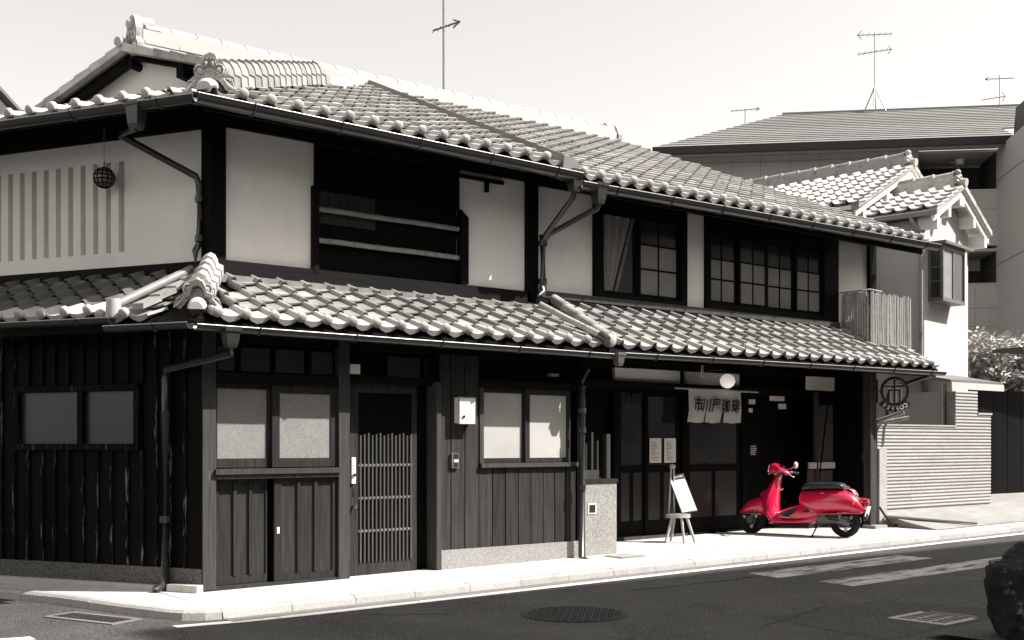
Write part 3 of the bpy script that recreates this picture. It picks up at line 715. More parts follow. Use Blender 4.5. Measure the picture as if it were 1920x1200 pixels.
# --- gable over the side street
GA = Vector((.775, 4.2, 6.262)); GB = GA-U*1.97-Z*.531; GC = Vector((3.75, 4.2, 6.33))
G1 = MB().prism([tuple(GA), tuple(GB), tuple(GC)], (0, 0, -.07)).build('gable_roof', M['woodh'], H)
GR = GA+U*5.0-Z*(5.0*.446)
MB().prism([tuple(GA), tuple(GR), tuple(GR+Vector((5, 0, .1))), tuple(GA+Vector((8.2, 0, .12)))], (0, 0, -.07)).build('rear_roof', M['tiled'], H)
def verge(p, q, n, out):
    p = Vector(p); q = Vector(q); d = (q-p)/n; t = d.normalized()
    for k in range(n):
        a = p+d*k; b = p+d*(k+1)+d*.03
        up = Z*(.02+random.uniform(-.004, .004))
        MB().prism([tuple(a-out*.03-Z*.085-up*0), tuple(b-out*.03-Z*.085), tuple(b-out*.03+Z*.0), tuple(a-out*.03+up)], tuple(out*.20)).build('verge_tile', M['tile'], G1)
verge(GA, GB, 8, NL)
verge(GR, GA, 20, NL)
MB().tube([GA-NL*.06+Z*.02+U*.03, GA+NL*.3+Z*.06], .06, 10).build('verge_cap', M['tileb'], G1)
# bargeboards and gable wall
def barge(p, q, z0, z1, nm='bargeboard', d=.10, m='black'):
    MB().prism([tuple(p+NL*d-Z*z0), tuple(q+NL*d-Z*z0), tuple(q+NL*d-Z*z1), tuple(p+NL*d-Z*z1)], tuple(NL*.05)).build(nm, M[m], H)
barge(GA, GB, .085, .15); barge(GA, GR, .085, .24)
for nm, p, q in (('soffit_board', GA, GB), ('soffit_board', GA, GR)):
    MB().prism([tuple(p+NL*.1-Z*.09), tuple(q+NL*.1-Z*.09), tuple(q+NL*.33-Z*.09), tuple(p+NL*.33-Z*.09)], (0, 0, -.03)).build(nm, M['black'], H)
gw = GA+NL*.30
MB().prism([tuple(gw-Z*.12), tuple(gw+U*3.6-Z*(3.6*.446+.12)), tuple(gw+U*3.6-Z*2.2), tuple(gw-U*2.2-Z*1.6), tuple(gw-U*2.2-Z*.72)], tuple(NL*.08)).build('gable_plaster', M['plaster'], H)
pe = GA-Z*.20
MB().tube([pe+NL*.10, pe+NL*.36], .055, 10).build('purlin_end', M['woodh'], H)
pe = GA-U*.80-Z*.46
MB(basis(pe, U, NL, Z)).box(-.05, .05, .08, .36, -.02, .14).build('purlin_end', M['black'], H)
pe = GA+U*1.15-Z*.80
MB(basis(pe+NL*.29, U, NL, Z)).box(-.02, 1.0, -.02, .0, -.6, .25).build('side_board', M['frame'], H)
# --- main ridge: plastered courses, cap tiles, end ornaments
RX0, RX1 = .98, 9.0; ZR = zf(RT)-.02
RG = MB().prism([(RX0, RT-.14, ZR-.25), (RX1, RT-.14, ZR-.17), (RX1, RT+.14, ZR-.17), (RX0, RT+.14, ZR-.25)], (0, 0, .33)).build('main_ridge', M['ridgew'], H)
def zr(x): return ZR-.12+(x-RX0)/(RX1-RX0)*.08
for r in range(4):
    x = RX0+.02+(r % 2)*.22
    hw = .135-.010*r
    while x < RX1-.05:
        L = min(.44, RX1-x); z = zr(x+L/2)+.02+r*.052
        bx('ridge_brick', M['ridgew'], RG, x+.003, x+L-.003, RT-hw-.012-random.uniform(0, .004), RT+hw, z+.003, z+.05); x += .44
def cap_mesh():
    mb = MB(); se = []
    for y, r in ((0, .094), (.03, .094), (.03, .088), (.36, .084)):
        se.append([(cos(pi*k/10)*r*1.15, y, sin(pi*k/10)*r) for k in range(11)])
    mb.loft(se, True, closed=False); mb.add(se[0], [tuple(range(11))]); return mb.mesh('ridge_cap', M['ridgew'])
CM = cap_mesh(); x = RX0+.05
while x < RX1-.1:
    put(CM, 'ridge_cap', RG, basis((x, RT, zr(x)+.225), (0, -1, 0), (1, 0, .009), (-.009, 0, 1))); x += .335
# end ornaments
def ridge_end(x, sg, z):
    fm = basis(Vector((x, RT, z)), (0, 1, 0), (sg, 0, 0), (0, 0, 1))
    out = [(-.20, -.22), (-.21, -.10), (-.16, -.02), (-.17, .10), (-.12, .22), (-.05, .28), (.05, .28), (.12, .22), (.17, .10), (.16, -.02), (.21, -.10), (.20, -.22)]
    mb = MB(fm); mb.prism([(a, 0, b) for a, b in out], (0, .08, 0)); o = mb.build('ridge_end_tile', M['tile'], RG)
    mb = MB(fm); 
    for s2 in (-1, 1): mb.ring((s2*.09, .085, .02), (0, 1, 0), .05, .016, 14, 6); mb.ball((s2*.14, .07, -.14), .06, 10, 6)
    mb.ball((0, .08, .17), .07, 10, 6); mb.build('scroll', M['tile'], o)
    mb = MB(fm); mb.tube([(0, .06, .20), (0, -.18, .20)], [.08, .09], 12); mb.build('top_roll', M['ridgew'], o)
ridge_end(RX0-.02, -1, zr(RX0)+.10); ridge_end(RX1+.02, 1, zr(RX1)+.06)

# --- gutters and pipes of the corner house
gutter(H, (UX-.10, YE-.10, 4.42), (4.38, YE-.10, 4.375), .082)
gl0 = Vector((UX, YE, 4.43))-NL*.085-U*.02
gutter(H, tuple(gl0+U*6), tuple(gl0), .06)
gutter(H, (ex-.02, LE-.045, 2.365), (4.66, LE-.045, 2.345), .05)
bx('eave_board', M['black'], H, ex+.02, 4.62, LE+.022, LE+.05, 2.32, 2.435)
bx('eave_board', M['black'], H, UX+.05, 4.415, YE+.012, YE+.05, 4.345, 4.47)
gn = E0-NL*.10; gn.z = 2.375
gutter(H, tuple(gn+U*.88), tuple(gn-U*.03), .05)
gf = gn+U*.82+Z*.075; gutter(H, tuple(gf+U*5.5+Z*.01), tuple(gf), .05)
# upper side downpipe: hopper, slanted run, drop, elbow
hp = gl0+U*.67; hp.z = 4.44; hopper(H, hp, .16, .24, ang=AL)
b1 = Vector((0, 0, 4.19))+U*.63+NL*.0+hp*0
w0 = lambda s, d, z: U*s+NL*d+Z*z
pipe(H, [(hp.x, hp.y, 4.22), tuple(w0(.98, .06, 4.24)), tuple(w0(.50, .55, 3.92)), tuple(w0(.47, .56, 3.84)), tuple(w0(.47, .56, 3.27)), tuple(w0(.49, .53, 3.2)), tuple(w0(.49, .53, 2.98))], .034, [w0(.47, .56, 3.7), w0(.47, .56, 3.32)])
# lower corner hopper and pipe to the ground
hc = Vector((.045, LE-.10, 2.35)); hopper(H, hc, .15, .17)
pipe(H, [(hc.x, hc.y, 2.2), (hc.x-.0, hc.y+.0, 2.13), tuple(w0(.36, -.06, 2.02)), tuple(w0(.36, -.06, 1.94)), tuple(w0(.36, -.06, 1.62))], .032)
pipe(H, [tuple(w0(.36, -.065, 1.64)), tuple(w0(.36, -.065, .10)), tuple(w0(.37, -.085, .05)), tuple(w0(.40, -.16, .02))], .043, [w0(.36, -.065, .66)])
# front right downpipe
pipe(H, [(4.60, -.10, 2.2), (4.49, -.12, 2.05), (4.49, -.12, 1.95)], .016, m='metal')
pipe(H, [(4.47, -.13, 2.0), (4.47, -.13, .07), (4.47, -.17, .03), (4.46, -.22, .02)], .040, [(4.47, -.13, .85), (4.47, -.13, 1.5), (4.47, -.13, 1.72)])
# upper double hoppers at the party line
hopper(H, (4.33, YE-.08, 4.42), .17, .24); hopper(H, (4.68, YE-.10, 4.32), .17, .24)
pipe(H, [(4.33, YE-.08, 4.19), (4.33, YE-.06, 4.12), (4.42, .44, 3.80), (4.42, .50, 3.70)], .034)
pipe(H, [(4.68, YE-.10, 4.09), (4.68, YE-.08, 4.04), (4.46, .44, 3.80), (4.43, .50, 3.72)], .034)
pipe(H, [(4.42, .50, 3.80), (4.42, .50, 3.2), (4.40, .48, 3.12), (4.33, .44, 3.06), (4.33, .44, 2.95)], .045, [(4.42, .50, 3.7), (4.42, .50, 3.25)])
MB().tube([(4.33, .44, 2.97), (4.43, .1, 2.79), (4.52, LE-.02, 2.55)], .036, 12).build('roof_runoff_pipe', M['tileb'], H)
MB().tube([(4.52, LE+.02, 2.57), (4.54, LE-.08, 2.50)], .05, 12).build('roof_runoff_elbow', M['gutter'], H)

# ================================================================== COFFEE HOUSE (right half of the row)
K = thing('coffee_house', 'dark wooden coffee shop house with lattice upper windows and a white cloth over its doorway', 'house', (4.6, .6, 0))
def kx(name, m, x0, x1, z0, z1, y0=1.1, y1=1.16, par=None, **k): return bx(name, M[m], par or K, x0, x1, y0, y1, z0, z1, **k)
# upper floor
kx('upper_wall_core', 'black', 4.41, 11.2, 2.7, 4.75, .72, .78)
kx('plaster_panel', 'plaster', 4.41, 5.32, 3.16, 4.44, .63, .70)
kx('plaster_panel', 'plaster', 6.96, 7.34, 3.15, 4.42, .63, .70)
kx('plaster_panel', 'plaster', 10.235, 11.05, 2.9, 4.48, .63, .70)
kx('beam', 'woodh', 4.41, 11.22, 4.40, 4.6, .58, .70)
kx('sill_beam', 'frame', 4.42, 10.25, 3.075, 3.155, .55, .71)
kx('boarding', 'woodh', 4.42, 10.25, 2.94, 3.07, .56, .70)
kx('boarding', 'woodh', 4.42, 10.25, 2.85, 2.935, .54, .70)
for a, b in ((5.32, 5.44), (6.86, 6.96), (7.34, 7.42), (9.9, 10.24), (11.03, 11.2)): kx('post', 'black', a, b, 2.9, 4.5, .57, .71)
kx('window_head', 'black', 5.44, 6.86, 4.26, 4.40, .60, .71); kx('window_head', 'black', 7.42, 9.9, 4.22, 4.40, .60, .71)
kx('window_rail', 'black', 5.44, 6.86, 3.156, 3.21, .57, .71); kx('window_rail', 'black', 7.42, 9.9, 3.156, 3.24, .57, .71)
def lattice(x0, x1, z0, z1, y, cols, rows, mats, fw=.05, par=K):
    o = MB().box(x0, x0+fw, y, y+.03, z0, z1).box(x1-fw, x1, y, y+.03, z0, z1).box(x0+fw, x1-fw, y, y+.03, z1-fw, z1).box(x0+fw, x1-fw, y, y+.03, z0, z0+fw).build('window', M['black'], par)
    wd = (x1-x0-2*fw)/cols; hz = [z0+fw+(z1-z0-2*fw)*k for k in rows]
    for i in range(1, cols): bx('glazing_bar', M['black'], o, x0+fw+i*wd-.011, x0+fw+i*wd+.011, y+.003, y+.025, z0+fw, z1-fw)
    for z in hz[1:-1]: 
        for i in range(cols): bx('glazing_bar', M['black'], o, x0+fw+i*wd+.0112, x0+fw+(i+1)*wd-.0112, y+.003, y+.025, z-.011, z+.011)
    for i in range(cols):
        for j in range(len(hz)-1):
            bx('pane', M[mats[j]], o, x0+fw+i*wd+.0112*(i > 0), x0+fw+(i+1)*wd-.0112*(i < cols-1), y+.010, y+.016, hz[j]+.011*(j > 0), hz[j+1]-.011*(j < len(hz)-2))
    return o
o = MB().box(5.44, 5.50, .62, .66, 3.21, 4.26).box(6.02, 6.09, .62, .66, 3.21, 4.26).box(5.50, 6.02, .62, .66, 3.21, 3.25).box(5.50, 6.02, .62, .66, 4.20, 4.26).build('window', M['black'], K)
bx('pane', M['dpane'], o, 5.50, 6.02, .634, .640, 3.25, 4.20)
mb = MB(); secs = []
def curt(x0, x1, top0, top1, bot0, bot1, y, nm='curtain'):
    mb = MB(); se = []
    for j in range(9):
        t = j/8; row = []
        for i in range(25):
            q = i/24; a = (bot0+(top0-bot0)*t)*(1-q)+(bot1+(top1-bot1)*t)*q
            row.append((a, y+.018*sin(q*19+t*1.5)-.006*t, 3.255+.94*t))
        se.append(row)
    mb.loft(se, True, closed=False); return mb.build(nm, M['curtain'], o, fixn=False)
curt(0, 0, 5.51, 5.98, 5.51, 5.64, .615); curt(0, 0, 5.99, 6.015, 5.68, 5.72, .612)
lattice(6.10, 6.86, 3.21, 4.26, .625, 2, [0, .34, .67, 1], ['pane', 'pane', 'dpane'])
bx('window_stile', M['black'], K, 6.08, 6.13, .60, .624, 3.21, 4.26)
for k in range(4):
    lattice(7.42+k*.62, 7.42+(k+1)*.62, 3.24, 4.22, .625 if k % 2 else .655, 2, [0, .33, .64, 1], ['pane', 'pane', 'dpane'])
# ground floor: recessed shopfront
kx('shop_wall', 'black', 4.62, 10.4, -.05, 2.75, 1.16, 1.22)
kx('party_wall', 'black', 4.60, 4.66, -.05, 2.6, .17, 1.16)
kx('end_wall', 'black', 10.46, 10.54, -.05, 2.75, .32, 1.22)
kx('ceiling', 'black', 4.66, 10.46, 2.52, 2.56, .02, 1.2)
for a, b in ((6.15, 7.38), (7.52, 8.61)): kx('plaster_panel', 'plaster', a, b, 2.175, 2.345, 1.10, 1.159)
kx('plaster_panel', 'plaster', 9.83, 10.45, 2.15, 2.35, .80, .86)
kx('beam', 'woodh', 4.66, 10.45, 2.35, 2.45, 1.05, 1.159); kx('beam', 'woodh', 4.66, 10.45, 2.06, 2.17, 1.06, 1.159)
for a in (6.10, 7.40, 8.64, 9.70): kx('post', 'black', a, a+.10, .05, 2.05, 1.06, 1.159)
# sliding doors with low panels
def door(x0, x1, y):
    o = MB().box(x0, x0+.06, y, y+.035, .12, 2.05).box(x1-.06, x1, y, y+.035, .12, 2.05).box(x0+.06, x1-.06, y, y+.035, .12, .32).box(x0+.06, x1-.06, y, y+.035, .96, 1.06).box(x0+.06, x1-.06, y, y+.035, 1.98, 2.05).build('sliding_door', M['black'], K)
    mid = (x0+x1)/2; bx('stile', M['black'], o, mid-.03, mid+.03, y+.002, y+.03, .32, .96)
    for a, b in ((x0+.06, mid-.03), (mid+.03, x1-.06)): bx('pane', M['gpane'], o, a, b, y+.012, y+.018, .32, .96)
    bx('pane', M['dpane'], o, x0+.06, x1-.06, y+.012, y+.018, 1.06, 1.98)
    return o
d1 = door(6.20, 6.72, 1.10); d2 = door(6.68, 7.34, 1.075); d3 = door(7.50, 8.62, 1.09)
for k in range(2):
    for i in range(8): bx('vent_slat', M['frame'], d1, 6.25+k*.22+i*.022, 6.258+k*.22+i*.022, 1.09, 1.10, 1.88, 2.02)
pp_ = bx('menu_sheet', M['paper'], d2, 6.76, 6.98, 1.066, 1.072, 1.09, 1.42); p2_ = bx('menu_sheet', M['paper'], d2, 7.04, 7.26, 1.066, 1.072, 1.09, 1.42)
for sh, xx in ((pp_, 6.76), (p2_, 7.04)):
    mb = MB(); rr = random.Random(3)
    for i in range(13): mb.box(xx+.03, xx+.03+rr.uniform(.06, .16), 1.0645, 1.0655, 1.36-i*.02, 1.365-i*.02)
    mb.build('print', M['frame'], sh)
kx('sill', 'frame', 6.15, 7.45, .04, .12, 1.02, 1.16); kx('sill', 'black', 7.45, 10.4, .04, .12, 1.04, 1.16)
bx('small_notice', M['paper'], K, 8.76, 8.90, 1.045, 1.05, 1.92, 1.99); bx('small_notice', M['paper'], K, 8.76, 8.84, 1.045, 1.05, 1.80, 1.86)
bx('small_notice', M['paper'], K, 9.22, 9.56, 1.04, 1.045, 1.98, 2.05); bx('small_notice', M['paper'], K, 9.42, 9.60, 1.04, 1.045, 1.86, 1.94)
sg_ = bx('opening_hours_plate', M['ink'], K, 8.76, 8.93, 1.03, 1.04, 1.17, 1.34)
mb = MB(); rr = random.Random(5)
for i in range(5): mb.box(8.78, 8.78+rr.uniform(.06, .13), 1.027, 1.0295, 1.19+i*.028, 1.20+i*.028)
mb.build('print', M['paper'], sg_)
# right-hand partition, part boarded, with a pale rail
kx('partition_post', 'frame', 9.78, 9.82, .1, 2.1, .62, .68)
kx('partition_panel', 'frame', 9.83, 10.22, .95, 1.92, .66, .68); kx('partition_rail', 'pinew', 9.62, 10.22, .98, 1.07, .62, .659)
for k in range(4): kx('partition_board', 'frame', 9.62+k*.15, 9.62+(k+1)*.15-.012, .1, .97, .66, .68)
MB().tube([(9.55, .5, .15), (9.95, .56, 1.9)], .014, 6).build('leaning_pole', M['black'], K)
# granite pedestal with wooden lattice on it
kx('pedestal', 'granite', 4.62, 5.115, -.2, .885, -.02, .5)
kx('pedestal_cap', 'framedk', 4.60, 5.13, .886, .935, -.03, .52)
kx('meter_hatch', 'white', 4.66, 4.785, .535, .655, -.028, -.02); kx('hatch_opening', 'ink', 4.675, 4.77, .55, .64, -.031, -.028)
for a, b, h in ((4.70, .012, 1.35), (4.79, .018, 1.48), (4.88, .012, 1.38), (5.03, .04, 1.46)): kx('upright', 'frame', a, a+b*1.5, .936, h, .06, .12)
kx('crosspiece', 'frame', 4.62, 4.90, .936, 1.04, .05, .10)
# corner posts at the right end
kx('corner_post', 'frame', 10.40, 10.53, g(10.4), 2.42, .12, .25)
MB().tube([(10.34, .10, g(10)), (10.34, .10, 2.35)], .018, 8).build('conduit', M['blackm'], K)
kx('bracket_plate', 'black', 10.57, 10.60, 1.95, 2.30, .14, .24)
# lower roof of the coffee house
ZK = 2.435; A3 = math.atan(.56); V3 = Vector((0, cos(A3), sin(A3)))
R7 = MB().prism([(4.66, LE+.02, ZK-.02), (11.35, LE+.02, ZK+.02), (11.35, .60, ZK+.58), (4.66, .60, ZK+.54)], (0, 0, -.06)).build('lower_roof', M['woodh'], K)
sl7 = .006
ud7 = Vector((1, 0, sl7)); w7 = .262
tile_roof(R7, 'c', 'p', (4.66, LE, ZK), ud7, V3, .13, 16, 5, w7, lambda u, v: True, eave='f')
tile_roof(R7, 'c', 'p', (4.66, LE, ZK), ud7, V3, .13+16*w7, 9, 5, w7, lambda u, v: True, eave='s')
# party ridge between the two lower roofs
mb = MB(); 
R8 = mb.tube([(4.64, LE+.0, ZK+.06), (4.64, .58, ZK+.60)], .05, 8).build('party_ridge', M['tiled'], K)
for k in range(4):
    a = Vector((4.64, LE-.02, ZK+.085)).lerp(Vector((4.64, .58, ZK+.645)), k/4); b = Vector((4.64, LE-.02, ZK+.085)).lerp(Vector((4.64, .58, ZK+.645)), (k+1.05)/4)
    MB().tube([a, a+(b-a)*.1, a+(b-a)*.101, b], [.072, .072, .064, .06], 12).build('ridge_tile', M['eave'], R8)
MB().ball((4.64, LE-.03, ZK+.075), .078, 14, 9, (1, .55, 1)).build('ridge_end_tile', M['eave'], R8)
# upper roof of the coffee house
ZV = 4.385; SK = (zf(RT)-ZV-.02)/(RT-YE); A4 = math.atan(SK); V4 = Vector((0, cos(A4), sin(A4)))
XE = 11.55
R9 = MB().prism([(4.40, YE+.03, ZV-.02), (XE, YE+.03, ZV+.02), (XE-2.4, RT, ZV+SK*(RT-YE)-.02), (4.40, RT, ZV+SK*(RT-YE)-.02)], (0, 0, -.06)).build('upper_roof', M['woodh'], K)
tile_roof(R9, 'b', '', (4.46, YE, ZV), (1, 0, .003), V4, .03, 27, 20, .262, lambda u, v: u+4.46 < XE+.05-2.4*v/4.72, stuff_after=270, key=lambda p: (p-CAMLOC).length)
# metal-clad valley step between the two upper roofs
mb = MB(); th = .13
def rp(x, y, dz): return (x, y, zf(y)+dz)
mb.loft([[rp(4.16, y, -.17), rp(4.42, y, -.17), rp(4.42, y, .10), rp(4.20, y, .13)] for y in (YE-.06, 4.05)], False)
mb.build('step_flashing', M['flash'], K)
gutter(K, (4.385, YE-.10, 4.285), (XE+.1, YE-.10, 4.355), .078)
bx('eave_board', M['black'], K, 4.42, XE-.1, YE+.012, YE+.05, 4.22, 4.38)
bx('eave_board', M['black'], K, 4.67, 11.3, LE+.022, LE+.05, 2.34, 2.435)
gutter(K, (4.75, LE-.045, 2.365), (11.40, LE-.045, 2.405), .05)
hopper(K, (4.70, LE-.09, 2.37), .12, .15, m='metal')
pipe(K, [(11.1, LE-.05, 2.36), (11.1, .2, 2.2), (11.1, .3, 2.1), (11.1, .33, 1.6)], .03)

# ------------------------------------------------------------------ things fixed to or standing by the houses
t = thing('mailbox', 'white enamel mailbox on the sunlit planks beside the dark doorway', 'mailbox', (2.88, -.012, 1.56))
bx('body', M['white'], t, 2.775, 2.975, -.105, -.018, 1.562, 1.83)
bx('lid', M['white'], t, 2.765, 2.985, -.118, -.106, 1.55, 1.838); MB().box(2.765, 2.985, -.122, -.118, 1.826, 1.838).box(2.765, 2.985, -.122, -.118, 1.55, 1.558).box(2.975, 2.985, -.122, -.118, 1.558, 1.826).box(2.765, 2.772, -.122, -.118, 1.558, 1.826).build('trim', M['metal'], t)
MB().disc((2.82, -.124, 1.63), (0, 1, 0), .017, .014, 16).build('lock', M['chrome'], t)
bx('nameplate_mark', M['frame'], t, 2.945, 2.952, -.120, -.1185, 1.765, 1.80); bx('nameplate_mark', M['frame'], t, 2.915, 2.922, -.120, -.1185, 1.73, 1.79); bx('nameplate_mark', M['frame'], t, 2.913, 2.921, -.120, -.1185, 1.675, 1.685)
t = thing('intercom', 'small grey doorbell intercom on the planks under the mailbox', 'intercom', (2.77, -.012, 1.08))
bx('body', M['metal'], t, 2.725, 2.815, -.045, -.018, 1.09, 1.25); bx('speaker', M['ink'], t, 2.75, 2.805, -.049, -.0455, 1.185, 1.24)
bx('label_strip', M['paper'], t, 2.75, 2.805, -.049, -.0455, 1.155, 1.18); bx('button', M['ink'], t, 2.755, 2.80, -.051, -.0455, 1.105, 1.145)
# glass float in a net, hanging by the barred window
t = thing('glass_float', 'round glass ball in a knotted net hanging beside the barred plaster window', 'glass float', tuple(w0(1.56, .48, 3.88)))
c = w0(1.56, .48, 3.985)
MB().ball(c, .098, 20, 14).build('glass_ball', M['pane'], t)
mb = MB()
for k in range(6):
    a = k*pi/6; mb.ring(c, (cos(a), sin(a), .0), .101, .006, 24, 5)
for dz in (-.06, -.02, .02, .06): mb.ring(c+Z*dz, (0, 0, 1), sqrt(.101**2-dz*dz), .006, 20, 5)
mb.build('net', M['black'], t)
MB().tube([c+Z*.1, c+Z*.16], .009, 6).build('cord', M['bambood'], t); MB().tube([c+Z*.16, c+Z*.5], .003, 5).build('string', M['bambood'], t)
# shop curtain (noren)
t = thing('shop_curtain', 'white cloth shop curtain with black brush lettering 市川屋珈琲 over the doorway', 'shop curtain', (7.8, .85, 1.64))
MB().tube([(7.02, .85, 2.095), (8.72, .85, 2.085)], .014, 8).build('pole', M['bamboo'], t)
mb0 = [(7.285, 7.53), (7.545, 7.915), (7.975, 8.345)]
def cl(x, z): return .85+.012*sin(x*9)-.02*sin((2.09-z)*2.2)
mb = MB(); se = []
for j in range(6):
    z = 1.80+.295*j/5; se.append([(7.285+(8.345-7.285)*i/24+(.02*(1-j/5) if 0 else 0), cl(7.285+1.06*i/24, z)-.0, z) for i in range(25)])
mb.loft(se, True, closed=False); 
for a, b in ((7.285, 7.60), (7.62, 7.955), (7.995, 8.345)):
    se = []
    for j in range(6):
        z = 1.635+.165*j/5; tt = (1-j/5); sk = -.045*tt if a < 7.9 else -.03*tt
        se.append([(a+(b-a)*i/8+sk-(.02*tt if i == 8 and a < 7.9 else 0), cl(a+(b-a)*i/8, z)-.01*tt*sin(i), z+.006*sin(i*.8+a)*tt) for i in range(9)])
    mb.loft(se, True, closed=False)
mb.build('cloth', M['cloth'], t, fixn=False)
for i, (ch, xx, dz) in enumerate((('市', 7.43, 0), ('川', 7.60, -.004), ('屋', 7.80, -.006), ('珈', 7.99, -.01), ('琲', 8.19, -.014))):
    me = text_mesh(ch, .185, M['ink'], .0015, .16, .003)
    put(me, 'lettering', t, basis((xx, .822-.006*abs(i-2), 1.868+dz), (1, 0, 0), (0, 0, 1.12), (0, -1, 0)))
t = thing('paper_charm', 'narrow white paper charm with writing hung from the eave near the globe lamp', 'charm', (7.56, .85, 2.25))
MB().prism([(7.545, .85, 2.42), (7.565, .85, 2.42), (7.592, .85, 2.25), (7.522, .85, 2.25)], (0, .006, 0)).build('slip', M['paper'], t)
mb = MB()
for k in range(5): mb.box(7.548, 7.564, .846, .849, 2.27+k*.026, 2.287+k*.026)
mb.build('writing', M['ink'], t)
t = thing('globe_lamp', 'white round globe lamp above the shop curtain', 'lamp', (7.99, .78, 2.13))
gb_ = M['globe'].node_tree.nodes['Principled BSDF']; gb_.inputs['Emission Color'].default_value = (1, .95, .87, 1); gb_.inputs['Emission Strength'].default_value = .22
MB().ball((7.99, .78, 2.215), .105, 24, 16, (1, 1, .95)).build('globe', M['globe'], t)
MB().tube([(7.82, 1.0, 2.36), (7.86, .86, 2.37), (7.95, .79, 2.36), (7.98, .78, 2.325)], .010, 6).build('arm', M['blackm'], t); MB().tube([(7.99, .78, 2.315), (7.99, .78, 2.34)], .035, 12).build('fitter', M['blackm'], t)
# menu board on a little easel stool
t = thing('menu_easel', 'white menu board on a small wooden easel stool on the pavement', 'menu board', (6.66, .45, g(6.6)))
zf0 = g(6.6)+.008
fm = frame((6.66, .45, zf0), radians(-30))
mb = MB(fm); secs = [[(.165*cos(a), .12*sin(a), z) for a in [2*pi*k/18 for k in range(18)]] for z in (.325, .335, .365, .37)]
mb.loft(secs, True); mb.build('seat', M['pinew'], t)
for x0_, y0_, x1_, y1_ in ((-.10, -.05, -.20, -.10), (.02, -.07, .03, -.16), (.10, -.04, .20, -.08), (-.03, .07, -.06, .15)):
    MB(fm).tube([(x0_, y0_, .33), (x1_, y1_, 0)], [.020, .016], 8).build('leg', M['pinew'], t)
for sx_ in (-.035, .035): MB(fm).tube([(-.08+sx_, .04, .36), (-.07+sx_*.5, .03, .98)], .011, 8).build('upright', M['pinew'], t)
MB(fm).ball((-.07, .03, .985), .042, 12, 8, (1, .6, .8)).build('top_knob', M['pinew'], t)
bv = lambda a, b, e=0: (a, -.09+.30*(b-.39)-e, b)
bo = MB(fm).prism([bv(-.125, .872), bv(.085, .895), bv(.235, .412), bv(.015, .382)], (0, .018, 0)).build('board', M['board'], t)
MB(fm).prism([bv(-.10, .80, .004), bv(.098, .824, .004), bv(.222, .425, .004), bv(.025, .396, .004)], (0, .003, 0)).build('menu_sheet', M['paper'], bo)
mb = MB(fm)
for k in range(7): mb.prism([bv(-.055+k*.018, .852+k*.0026, .003), bv(-.044+k*.018, .854+k*.0026, .003), bv(-.042+k*.018, .838+k*.0026, .003), bv(-.053+k*.018, .836+k*.0026, .003)], (0, .002, 0))
mb.build('chalk_lettering', M['paper'], bo)
mb = MB(fm); rr = random.Random(2)
for k in range(11):
    zz = .50+k*.024; xo = .035+(.80-zz)*.28-.07
    mb.prism([bv(xo, zz, .006), bv(xo+rr.uniform(.05, .12), zz+.006, .006), bv(xo+.05, zz+.002, .006)], (0, .001, 0))
mb.build('print', M['metal'], bo)

# hanging round shop sign, seen from behind so its word reads reversed
t = thing('hanging_sign', 'round black iron shop sign with cut-out character and reversed COFFEE on a bracket', 'hanging sign', (10.70, -.12, 1.86))
fm = basis(Vector((10.66, -.10, 2.12)), Vector((.82, -.57, 0)), Vector((.57, .82, 0)), Z)
def seg2(mb, x0, z0, x1, z1, wd, y0=-.012, y1=.012):
    d = Vector((x1-x0, 0, z1-z0)).normalized(); n_ = Vector((d.z, 0, -d.x))*wd/2
    mb.prism([Vector((x0, y0, z0))-n_, Vector((x0, y0, z0))+n_, Vector((x1, y0, z1))+n_, Vector((x1, y0, z1))-n_], (0, y1-y0, 0))
mb = MB(fm); mb.ring((0, 0, 0), (0, 1, 0), .198, .019, 40, 8); mb.build('ring', M['blackm'], t)
mb = MB(fm); mb.ring((0, 0, 0), (0, 1, 0), .176, .007, 36, 6, ); mb.build('inner_ring', M['bamboo'], t)
mb = MB(fm)
for a in ((0, .165, 0, -.17), (-.155, .075, .155, .075), (-.085, .02, .085, .02), (-.085, .02, -.085, -.15), (.085, .02, .085, -.15)): seg2(mb, *a, .026)
mb.build('character_backing', M['frame'], t)
mb = MB(fm)
for a in ((.016, .16, .016, .09), (-.155, .09, -.02, .09), (.02, .09, .11, .096), (.016, .06, .016, .03), (-.105, .034, -.02, .034), (.02, .034, .07, .036), (.095, .03, .095, -.14), (.016, 0, .016, -.165), (-.07, 0, -.07, -.155), (-.07, -.155, -.03, -.168)): seg2(mb, *a, .011, -.018, -.0125)
mb.build('character_strokes', M['whitet'], t)
se = []; mb = MB(fm)
A_ = [radians(218+104*k/16) for k in range(17)]
for a in A_: se.append([(cos(a)*.222, -.012, sin(a)*.222), (cos(a)*.305, -.012, sin(a)*.305), (cos(a)*.305, .012, sin(a)*.305), (cos(a)*.222, .012, sin(a)*.222)])
mb.loft(se, False); mb.build('name_band', M['blackm'], t)
for i, ch in enumerate('EEFFOC'):
    a = radians(232+i*15.2); me = text_mesh(ch, .085, M['whitet'], .002, 0, .001)
    for v in me.vertices: v.co.x = -v.co.x
    me.flip_normals()
    rd = Vector((cos(a), 0, sin(a))); tg = Vector((-sin(a), 0, cos(a)))
    p = fm @ (rd*.263+Vector((0, -.015, 0))); R3x3 = fm.to_3x3()
    put(me, 'letter', t, basis(p, R3x3 @ tg, R3x3 @ (-rd), R3x3 @ Vector((0, -1, 0))))
MB().tube([(10.40, .10, 2.115), tuple(fm @ Vector((-.2, 0, 0)))], .009, 6).build('arm', M['blackm'], t)
MB().tube([(10.40, .10, 1.98), (10.40, .09, 2.2)], .008, 6).build('wall_bar', M['blackm'], t)

